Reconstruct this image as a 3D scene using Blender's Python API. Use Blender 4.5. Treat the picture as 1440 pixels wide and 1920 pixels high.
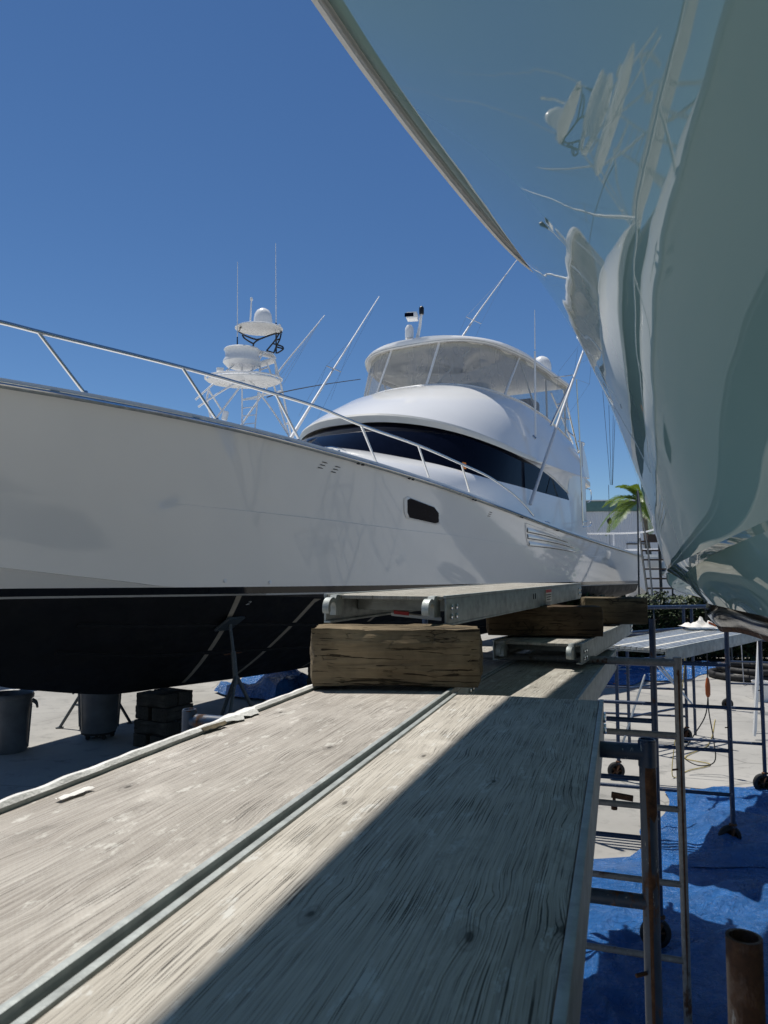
import bpy, bmesh, math, random
from mathutils import Vector, Matrix, noise

for _o in list(bpy.data.objects):
    bpy.data.objects.remove(_o)
scene = bpy.context.scene
COL = scene.collection
RAD = math.radians

# ------------------------------------------------------------------ camera
cam_data = bpy.data.cameras.new("camera")
cam_data.sensor_fit = 'HORIZONTAL'
cam_data.sensor_width = 36.0
cam_data.lens = 35.0
cam_data.clip_start = 0.02
cam_data.clip_end = 3000
cam_data.dof.use_dof = True
cam_data.dof.focus_distance = 4.0
cam_data.dof.aperture_fstop = 15.0
camera = bpy.data.objects.new("camera", cam_data)
COL.objects.link(camera)
camera.location = (0, 0, 2.45)
PITCH = math.atan(108 / 1400.0)
camera.rotation_euler = (math.pi / 2 + PITCH, 0, 0)
scene.camera = camera

# ------------------------------------------------------------------ sky and sun
SUN = Vector((-0.245, 0.27, 1.0)).normalized()
sun_el = math.asin(SUN.z)
sun_az = math.atan2(SUN.x, SUN.y)
world = bpy.data.worlds.new("World")
scene.world = world
world.use_nodes = True
wn = world.node_tree.nodes
wn.clear()
sky = wn.new('ShaderNodeTexSky')
sky.sky_type = 'NISHITA'
sky.sun_disc = False
sky.sun_elevation = sun_el
sky.sun_rotation = sun_az
sky.altitude = 1500.0
sky.air_density = 1.0
sky.dust_density = 0.0
sky.ozone_density = 6.0
bg = wn.new('ShaderNodeBackground')
bg.inputs['Strength'].default_value = 0.053
wo = wn.new('ShaderNodeOutputWorld')
hs = wn.new('ShaderNodeHueSaturation')
hs.inputs['Saturation'].default_value = 1.10
world.node_tree.links.new(sky.outputs[0], hs.inputs['Color'])
world.node_tree.links.new(hs.outputs[0], bg.inputs['Color'])
world.node_tree.links.new(bg.outputs[0], wo.inputs['Surface'])
sun_data = bpy.data.lights.new("sun", 'SUN')
sun_data.energy = 2.95
sun_data.angle = RAD(0.53)
sun_data.color = (1.0, 0.955, 0.88)
sun = bpy.data.objects.new("sun", sun_data)
COL.objects.link(sun)
sun.rotation_euler = SUN.to_track_quat('Z', 'Y').to_euler()
sun.location = (-10, 14, 60)

scene.view_settings.view_transform = 'Standard'
scene.view_settings.look = 'None'
scene.view_settings.exposure = 0.74
scene.view_settings.gamma = 1.0
scene.view_settings.use_curve_mapping = False
scene.cycles.max_bounces = 6
scene.cycles.transparent_max_bounces = 10
scene.cycles.use_denoising = True

# ------------------------------------------------------------------ helpers
MATRIX = {}


def tag(o, label=None, cat=None, group=None, kind=None):
    if label: o["label"] = label
    if cat: o["category"] = cat
    if group: o["group"] = group
    if kind: o["kind"] = kind
    return o


def thing(name, label, cat, loc=(0, 0, 0), rz=0.0, group=None):
    o = bpy.data.objects.new(name, None)
    o.empty_display_size = 0.2
    COL.objects.link(o)
    o.location = loc
    o.rotation_euler = (0, 0, rz)
    MATRIX[o.name] = Matrix.Translation(Vector(loc)) @ Matrix.Rotation(rz, 4, 'Z')
    return tag(o, label, cat, group)


def frame_of(d, up=Vector((0, 0, 1))):
    d = Vector(d).normalized()
    if abs(d.dot(up)) > 0.98:
        up = Vector((1, 0, 0))
    a = d.cross(up).normalized()
    b = a.cross(d).normalized()
    return a, b


class MB:
    def __init__(self):
        self.v, self.f = [], []

    def add(self, vs, fs):
        k = len(self.v)
        self.v += [Vector(p) for p in vs]
        self.f += [tuple(i + k for i in f) for f in fs]
        return self

    def box(self, c, s, R=None, bev=0.0):
        x, y, z = s[0] / 2, s[1] / 2, s[2] / 2
        if bev <= 0:
            vs = [(-x, -y, -z), (x, -y, -z), (x, y, -z), (-x, y, -z), (-x, -y, z), (x, -y, z), (x, y, z), (-x, y, z)]
            fs = [(0, 3, 2, 1), (4, 5, 6, 7), (0, 1, 5, 4), (1, 2, 6, 5), (2, 3, 7, 6), (3, 0, 4, 7)]
        else:
            bm = bmesh.new()
            bmesh.ops.create_cube(bm, size=1.0)
            bmesh.ops.scale(bm, vec=s, verts=bm.verts)
            bmesh.ops.bevel(bm, geom=list(bm.edges), offset=bev, segments=2, profile=0.6, affect='EDGES')
            bm.verts.index_update()
            vs = [tuple(p.co) for p in bm.verts]
            fs = [tuple(p.index for p in q.verts) for q in bm.faces]
            bm.free()
        vs = [Vector(p) for p in vs]
        if R is not None:
            vs = [R @ p for p in vs]
        c = Vector(c)
        return self.add([p + c for p in vs], fs)

    def tube(self, pts, r, n=8, cap=True, closed=False):
        pts = [Vector(p) for p in pts]
        m = len(pts)
        rs = r if isinstance(r, (list, tuple)) else [r] * m
        rings, a = [], None
        for i, p in enumerate(pts):
            if closed:
                d = pts[(i + 1) % m] - pts[i - 1]
            else:
                d = pts[min(i + 1, m - 1)] - pts[max(i - 1, 0)]
            d.normalize()
            if a is None:
                a, b = frame_of(d)
            else:
                a = (a - d * a.dot(d)).normalized()
                b = a.cross(d).normalized()
            rings.append([p + (a * math.cos(2 * math.pi * j / n) + b * math.sin(2 * math.pi * j / n)) * rs[i] for j in range(n)])
        vs = [q for ring in rings for q in ring]
        fs = []
        for i in range(m if closed else m - 1):
            i2 = (i + 1) % m
            for j in range(n):
                j2 = (j + 1) % n
                fs.append((i * n + j, i2 * n + j, i2 * n + j2, i * n + j2))
        if cap and not closed:
            fs.append(tuple(range(n)))
            fs.append(tuple((m - 1) * n + j for j in reversed(range(n))))
        return self.add(vs, fs)

    def lathe(self, prof, n=24, c=(0, 0, 0), R=None):
        vs, fs = [], []
        for rr, z in prof:
            for j in range(n):
                p = Vector((rr * math.cos(2 * math.pi * j / n), rr * math.sin(2 * math.pi * j / n), z))
                vs.append((R @ p if R is not None else p) + Vector(c))
        for i in range(len(prof) - 1):
            for j in range(n):
                j2 = (j + 1) % n
                fs.append((i * n + j, i * n + j2, (i + 1) * n + j2, (i + 1) * n + j))
        if prof[0][0] > 1e-6: fs.append(tuple(reversed(range(n))))
        if prof[-1][0] > 1e-6: fs.append(tuple((len(prof) - 1) * n + j for j in range(n)))
        return self.add(vs, fs)

    def grid(self, rows, closed=False):
        m, n = len(rows), len(rows[0])
        vs = [p for r in rows for p in r]
        fs = []
        for i in range(m - 1):
            for j in range(n if closed else n - 1):
                j2 = (j + 1) % n
                fs.append((i * n + j, i * n + j2, (i + 1) * n + j2, (i + 1) * n + j))
        return self.add(vs, fs)

    def poly(self, pts):
        return self.add(pts, [tuple(range(len(pts)))])

    def slab(self, poly, d):
        """closed plate: polygon pushed along vector d"""
        n = len(poly)
        d = Vector(d)
        vs = [Vector(p) for p in poly] + [Vector(p) + d for p in poly]
        fs = [tuple(range(n)), tuple(reversed(range(n, 2 * n)))]
        fs += [(i, i + n, (i + 1) % n + n, (i + 1) % n) for i in range(n)]
        return self.add(vs, fs)

    def mesh(self, name, mat, angle=38, fix=True):
        me = bpy.data.meshes.new(name)
        me.from_pydata([tuple(p) for p in self.v], [], self.f)
        bm = bmesh.new()
        bm.from_mesh(me)
        bmesh.ops.remove_doubles(bm, verts=bm.verts, dist=1e-5)
        if fix:
            bmesh.ops.recalc_face_normals(bm, faces=bm.faces)
        bm.to_mesh(me)
        bm.free()
        me.polygons.foreach_set("use_smooth", [True] * len(me.polygons))
        me.set_sharp_from_angle(angle=RAD(angle))
        if mat is not None:
            me.materials.append(mat)
        return me

    def build(self, name, mat, parent=None, world=True, angle=38, origin=None, fix=True, label=None):
        """world: vertices are world points; they are carried into the parent's frame"""
        if parent is not None and world:
            M = MATRIX[parent.name].inverted()
            self.v = [M @ p for p in self.v]
        if parent is None and origin is not None:
            self.v = [p - Vector(origin) for p in self.v]
        o = bpy.data.objects.new(name, self.mesh(name, mat, angle, fix))
        COL.objects.link(o)
        if parent is not None:
            o.parent = parent
            MATRIX[o.name] = MATRIX[parent.name]
        else:
            if origin is not None: o.location = origin
            MATRIX[o.name] = Matrix.Translation(Vector(origin or (0, 0, 0)))
        if label: o["label"] = label
        return o


def lerp(a, b, f):
    return a + (b - a) * f


def interp(x, xs, ys):
    if x <= xs[0]: return ys[0]
    for i in range(len(xs) - 1):
        if x <= xs[i + 1]:
            return lerp(ys[i], ys[i + 1], (x - xs[i]) / (xs[i + 1] - xs[i]))
    return ys[-1]


def sinterp(x, xs, ys):
    """smooth (monotone-ish cubic) interpolation"""
    n = len(xs)
    if x <= xs[0]: return ys[0]
    if x >= xs[-1]: return ys[-1]
    i = max(k for k in range(n - 1) if xs[k] <= x)
    def tan(k):
        if k == 0: return (ys[1] - ys[0]) / (xs[1] - xs[0])
        if k == n - 1: return (ys[-1] - ys[-2]) / (xs[-1] - xs[-2])
        return (ys[k + 1] - ys[k - 1]) / (xs[k + 1] - xs[k - 1])
    h = xs[i + 1] - xs[i]
    f = (x - xs[i]) / h
    a, b = tan(i) * h, tan(i + 1) * h
    return ((2 * f**3 - 3 * f**2 + 1) * ys[i] + (f**3 - 2 * f**2 + f) * a + (-2 * f**3 + 3 * f**2) * ys[i + 1] + (f**3 - f**2) * b)


def smooth_path(pts, k=6):
    pts = [Vector(p) for p in pts]
    s = [0.0]
    for i in range(1, len(pts)): s.append(s[-1] + (pts[i] - pts[i - 1]).length)
    out = []
    for i in range(len(pts) - 1):
        for j in range(k):
            x = lerp(s[i], s[i + 1], j / k)
            out.append(Vector([sinterp(x, s, [p[c] for p in pts]) for c in range(3)]))
    return out + [pts[-1]]

# ------------------------------------------------------------------ measured tables (metres)
RAIL = [[3.847,1.903,4.619],[3.553,2.011,4.598],[2.146,2.391,4.551],[0.856,2.602,4.51],[0.108,2.714,4.474],[-0.754,2.787,4.395],[-2.231,2.888,4.325],[-3.711,2.937,4.219],[-4.799,2.973,4.127],[-5.916,2.98,3.948],[-6.669,2.98,3.768],[-7.25,2.98,3.567]]
STANCH = [[[3.553,2.011,4.598],[3.109,2.114,4.124]],[[2.146,2.391,4.551],[1.692,2.456,4.09]],[[0.856,2.602,4.51],[0.453,2.642,4.054]],[[-0.754,2.787,4.395],[-1.149,2.796,3.943]],[[-2.231,2.888,4.325],[-2.602,2.88,3.895]],[[-3.711,2.937,4.219],[-4.057,2.929,3.801]]]
KNUCKLE = [[1.943,2.509,3.166],[0.178,2.773,3.111],[-2.031,2.951,3.037],[-3.505,3.0,3.017],[-5.412,3.05,2.953],[-6.979,3.05,2.905],[-10.239,3.022,2.822]]
PORTLIGHT = [[-1.85,2.969,3.463],[-1.923,2.974,3.493],[-2.649,3.002,3.411],[-2.826,3.008,3.331],[-2.896,3.01,3.193],[-2.788,3.006,3.171],[-2.026,2.981,3.217],[-1.936,2.975,3.29]]
VENT = [[-6.493,3.08,3.368],[-8.389,3.075,3.234],[-10.626,3.047,2.895],[-10.374,3.05,2.863],[-6.892,3.08,2.935],[-6.611,3.08,3.171]]
VENTSLAT = [[[-6.615,3.08,3.257],[-9.492,3.061,3.094]],[[-6.706,3.08,3.133],[-10.043,3.054,2.984]],[[-6.862,3.08,2.988],[-10.424,3.05,2.877]]]
SLOTS = [[0.086,2.817,3.747],[-0.165,2.842,3.721],[-4.692,3.07,3.432]]
HOOKS = [[-0.524,2.889,3.858],[-1.775,2.983,3.806],[-3.88,3.063,3.669],[-6.104,3.1,3.512],[-8.449,3.094,3.331]]
PLUGS = [[0.926,2.611,2.316],[0.287,2.707,2.289]]
CLEATS = [[-0.464,2.585,4.072],[-9.014,2.837,3.523]]
GB = [[-3.4,0.0,4.665],[-3.422,0.365,4.665],[-3.49,0.663,4.665],[-3.601,0.935,4.613],[-3.755,1.185,4.568],[-3.952,1.415,4.519],[-4.19,1.625,4.476],[-4.467,1.813,4.449],[-4.781,1.978,4.422],[-5.132,2.12,4.372],[-5.516,2.238,4.328],[-5.935,2.33,4.277],[-6.39,2.396,4.265],[-6.889,2.437,4.262],[-7.5,2.45,4.268],[-8.562,2.45,4.281],[-9.625,2.45,4.276],[-10.688,2.45,4.269],[-11.75,2.45,4.276]]
GT = [[-4.9,0.0,5.383],[-4.917,0.358,5.386],[-4.968,0.65,5.384],[-5.052,0.916,5.36],[-5.169,1.161,5.343],[-5.318,1.386,5.312],[-5.497,1.591,5.28],[-5.707,1.776,5.249],[-5.944,1.938,5.214],[-6.209,2.077,5.179],[-6.5,2.192,5.118],[-6.817,2.282,5.07],[-7.161,2.348,5.032],[-7.538,2.387,5.001],[-8.0,2.4,4.982],[-9.25,2.4,4.926],[-10.5,2.4,4.811],[-11.75,2.4,4.472]]
BR = [[-4.7,0.0,5.534],[-4.72,0.372,5.546],[-4.779,0.677,5.525],[-4.876,0.954,5.503],[-5.012,1.21,5.466],[-5.185,1.444,5.436],[-5.394,1.658,5.389],[-5.637,1.85,5.352],[-5.913,2.018,5.293],[-6.22,2.163,5.239],[-6.558,2.283,5.183],[-6.926,2.378,5.129],[-7.325,2.445,5.088],[-7.764,2.486,5.049],[-8.3,2.5,5.022],[-9.525,2.5,5.008],[-10.75,2.5,5.023],[-11.975,2.5,5.075],[-13.2,2.5,5.075]]
CO = [[-7.3,0.0,6.646],[-7.312,0.339,6.657],[-7.348,0.6,6.646],[-7.408,0.834,6.635],[-7.491,1.047,6.623],[-7.598,1.241,6.617],[-7.726,1.417,6.599],[-7.877,1.573,6.571],[-8.048,1.711,6.525],[-8.241,1.828,6.489],[-8.453,1.925,6.466],[-8.686,2.001,6.451],[-8.943,2.056,6.432],[-9.229,2.089,6.427],[-9.6,2.1,6.437],[-10.8,2.1,6.442],[-12.0,2.1,6.374],[-13.2,2.1,6.109]]
RB = [[-7.45,0.0,7.646],[-7.463,0.313,7.67],[-7.501,0.568,7.688],[-7.565,0.801,7.699],[-7.654,1.016,7.702],[-7.767,1.213,7.702],[-7.903,1.393,7.705],[-8.061,1.554,7.688],[-8.242,1.695,7.663],[-8.442,1.817,7.648],[-8.663,1.918,7.601],[-8.903,1.997,7.569],[-9.164,2.054,7.553],[-9.45,2.089,7.555],[-9.8,2.1,7.579],[-10.933,2.1,7.668],[-12.067,2.1,7.634],[-13.2,2.1,7.634]]
RT = [[-7.45,0.0,7.854],[-7.463,0.313,7.861],[-7.501,0.568,7.849],[-7.565,0.801,7.846],[-7.654,1.016,7.823],[-7.767,1.213,7.81],[-7.903,1.393,7.805],[-8.061,1.554,7.791],[-8.242,1.695,7.787],[-8.442,1.817,7.771],[-8.663,1.918,7.75],[-8.903,1.997,7.728],[-9.164,2.054,7.706],[-9.45,2.089,7.701],[-9.8,2.1,7.716],[-10.933,2.1,7.759],[-12.067,2.1,7.768],[-13.2,2.1,7.768]]
PORT_RIGGER = [[-8.316,2.55,3.9],[-9.631,2.75,5.771],[-11.451,3.0,8.186],[-15.102,3.5,12.959]]
PORT_RIGGER2 = [[-9.785,2.6,5.928],[-10.801,2.9,7.315]]
PORT_SPREAD = [[-11.753,2.1,7.621],[-10.707,2.9,7.348]]
PORT_WIRES = [[[-9.52,2.9,7.167],[-11.579,2.9,8.421]],[[-9.474,2.9,7.105],[-9.319,2.9,6.621]],[[-12.306,2.9,7.465],[-9.392,2.9,5.744]],[[-11.144,2.9,7.323],[-12.306,2.9,7.465]],[[-12.306,2.9,7.465],[-12.586,2.9,8.167]],[[-10.804,2.9,7.371],[-11.203,2.9,8.136]],[[-11.538,2.9,7.866],[-12.364,2.9,8.186]]]
PORT_ANT = [[-8.76,2.55,5.512],[-8.67,2.6,7.523],[-8.636,2.62,8.443]]
COCKPIT_ROD = [[-11.927,2.75,3.628],[-11.82,2.75,5.657],[-11.592,2.75,7.457]]
LADDER = [[[-13.383,1.5,7.622],[-15.574,1.5,6.429]],[[-13.728,1.75,7.84],[-15.319,1.75,6.068]]]
STBD_RIGGER = [[-6.426,-2.7,5.569],[-7.335,-2.8,6.514],[-8.698,-3.0,7.844],[-11.62,-3.3,10.834]]
STBD_SPREAD = [[-8.344,-3.0,7.832],[-9.038,-3.0,7.835]]
STBD_WIRES = [[[-8.49,-3.1,7.881],[-9.618,-3.1,8.854]],[[-8.49,-3.1,7.881],[-7.845,-3.1,6.686]],[[-9.19,-3.1,7.884],[-10.934,-3.1,10.182]],[[-9.19,-3.1,7.884],[-7.923,-3.1,6.141]],[[-8.49,-3.1,7.881],[-7.274,-3.1,6.304]],[[-9.758,-3.1,8.892],[-8.701,-3.1,6.997]]]
SEAM = [[[-7.242,-0.5,7.566],[-6.749,-0.5,6.47]],[[-7.078,0.9,7.572],[-6.782,0.75,6.483]],[[-7.404,1.7,7.378],[-6.725,1.0,6.522]],[[-9.229,2.08,7.55],[-8.014,2.08,6.363]],[[-9.426,2.05,7.524],[-10.342,2.05,6.595]],[[-8.231,-1.5,7.473],[-8.001,-1.3,6.812]]]
SEARCH = [[-7.398,-0.0,7.876],[-7.586,0.0,7.953],[-7.753,-0.0,8.454],[-7.48,0.0,8.27]]
DOME = [-11.938,1.75,7.976]
SEAT = [[-13.224,1.2,6.77],[-14.681,1.2,7.023],[-14.708,1.2,7.497],[-13.395,1.2,7.245]]
POD = [[-8.252,0.9,6.729],[-9.669,0.9,7.031],[-8.961,0.9,7.24]]
STICKER = [-5.348,2.35,4.329]
HOUSEAFT = [[-12.29,2.45,5.091],[-14.523,2.3,5.034],[-12.775,2.45,5.22],[-13.097,2.45,3.697]]
HANDRAIL = [[-13.442,2.3,4.619],[-13.507,2.3,4.747],[-15.478,2.0,4.948],[-15.729,2.0,4.904],[-15.706,2.0,4.616],[-15.319,2.0,4.519]]
ROD_RING = [[-11.798,2.8,3.689],[-13.157,2.6,3.8],[-13.382,2.6,3.753],[-12.761,2.7,3.629],[-11.789,2.8,3.563]]
T_CANOPY = [[-5.012,24.6,10.517],[-3.406,24.6,10.48],[-4.346,25.3,11.041],[-4.097,23.9,9.962]]
T_DOME = [[-4.095,24.7,10.787],[-4.102,24.7,11.288],[-4.404,24.7,10.987],[-3.78,24.7,10.987]]
T_HOOP = [[-4.751,23.9,10.215],[-4.776,24.2,10.423],[-4.747,24.6,10.654],[-4.627,25.0,10.858],[-4.39,25.2,10.938],[-4.081,25.3,10.913],[-3.815,25.2,10.79],[-3.561,25.0,10.623],[-3.456,24.7,10.437],[-3.498,24.4,10.316],[-3.661,24.2,10.227],[-3.867,24.0,10.078],[-4.045,23.8,9.93],[-4.145,23.7,9.887],[-4.268,23.6,9.896],[-4.479,23.6,9.982]]
T_BLACK = [[[-4.572,23.6,9.998],[-4.513,23.6,9.903],[-4.378,23.7,9.827],[-4.243,23.8,9.774]],[[-4.045,23.8,9.93],[-4.162,23.8,9.858],[-4.243,23.8,9.774],[-4.271,23.9,9.709]],[[-4.04,25.2,10.841],[-3.951,25.2,10.739],[-3.748,25.1,10.618],[-3.545,24.9,10.49]],[[-3.498,24.4,10.316],[-3.64,24.4,10.07],[-3.913,24.4,9.725]],[[-3.48,24.7,10.388],[-3.512,24.6,10.157],[-3.619,24.6,9.934],[-3.702,24.6,9.711]],[[-3.913,24.4,9.725],[-3.702,24.6,9.711]],[[-3.64,24.4,10.07],[-3.525,24.6,10.182]],[[-3.711,24.4,9.971],[-3.595,24.6,9.983]],[[-3.685,24.9,10.842],[-3.665,24.9,9.774]],[[-3.6,24.8,10.044],[-3.44,24.8,9.982],[-3.415,24.8,9.895],[-3.622,24.8,9.757]],[[-3.624,24.8,9.969],[-3.44,24.8,9.919]]]
T_BUCKET = [[-4.693,24.2,9.666],[-5.264,24.2,9.544],[-4.105,24.2,9.471],[-4.687,24.2,9.228],[-5.331,24.2,9.252]]
T_PLAT = [[-4.619,24.2,8.694],[-5.832,24.2,8.622],[-3.416,24.2,8.598],[-4.737,24.8,9.097],[-4.53,23.4,8.09]]
T_SEATPAD = [[-4.248,24.6,9.76],[-3.689,24.6,9.636],[-3.687,24.6,9.463],[-4.256,24.4,9.21]]
T_TUBES = [[[-3.98,24.3,9.647],[-4.395,24.0,8.835],[-5.298,23.4,7.275]],[[-4.214,24.4,9.701],[-3.98,24.3,9.647],[-3.761,24.6,9.612],[-3.677,24.7,9.467],[-3.637,24.8,8.948]],[[-3.677,24.7,9.467],[-3.502,24.9,8.726],[-3.388,25.0,8.202],[-3.18,25.2,7.047]],[[-3.928,24.6,9.365],[-3.768,24.7,8.91],[-3.656,24.8,8.428],[-3.215,24.9,6.943]],[[-4.08,24.0,8.211],[-3.679,24.2,7.681],[-3.151,24.4,6.877]],[[-4.527,23.6,8.492],[-4.809,23.4,8.324],[-5.535,23.2,7.788],[-5.824,23.1,7.535]],[[-5.431,23.4,8.348],[-5.543,23.3,8.206],[-5.945,23.2,7.788]],[[-5.59,23.5,8.208],[-5.629,23.4,7.857],[-5.48,23.3,7.255]],[[-5.636,23.6,8.209],[-5.252,23.8,7.594]],[[-4.873,24.0,9.196],[-5.015,23.9,9.0],[-5.11,23.8,8.877]],[[-4.581,24.2,9.374],[-4.508,24.2,9.252],[-4.339,24.2,9.106]],[[-4.717,24.3,9.183],[-4.702,24.3,8.988]],[[-4.112,24.4,9.259],[-4.161,24.5,8.968]],[[-4.11,24.4,9.076],[-3.902,24.6,9.216]],[[-4.487,24.0,8.691],[-4.224,24.0,8.439]],[[-4.557,23.8,7.926],[-3.475,24.9,8.477]],[[-3.379,25.0,7.357],[-3.234,25.2,7.447]]]
T_LADDER = [[[-4.559,23.6,8.28],[-4.541,23.6,7.071]],[[-4.074,23.8,8.187],[-4.159,23.8,7.004]]]
T_RUNGS = [[[-4.546,23.6,7.868],[-4.067,23.8,7.961]],[[-4.542,23.6,7.61],[-4.11,23.8,7.701]],[[-4.539,23.6,7.352],[-4.141,23.8,7.433]],[[-4.535,23.6,7.083],[-4.154,23.8,7.164]]]
T_ANT = [[[-4.811,24.0,9.775],[-4.815,24.0,10.066]],[[-4.815,24.0,10.066],[-4.846,24.0,12.605]],[[-3.673,24.9,9.774],[-3.682,24.9,10.842]],[[-3.682,24.9,10.842],[-3.728,24.9,13.651]],[[-4.506,24.6,10.816],[-4.479,24.6,11.527]]]
T_MISC = [[-3.56,24.9,10.704],[-5.343,23.9,8.94],[-5.067,23.5,7.296]]
T_RIG1 = [[-5.055,25.0,7.004],[-3.724,26.0,9.461],[-2.765,26.5,10.894],[-2.192,27.0,11.84]]
T_RIG2 = [[2.446,28.0,10.539],[3.11,28.6,11.606],[3.867,29.2,12.846],[5.675,30.0,15.461]]
T_RIG2S = [[3.254,28.9,12.436],[3.843,28.9,12.155]]
T_ROD = [[-3.668,23.0,7.82],[-3.164,23.2,8.038],[-2.056,23.6,8.36],[-0.767,24.0,8.655]]
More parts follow.
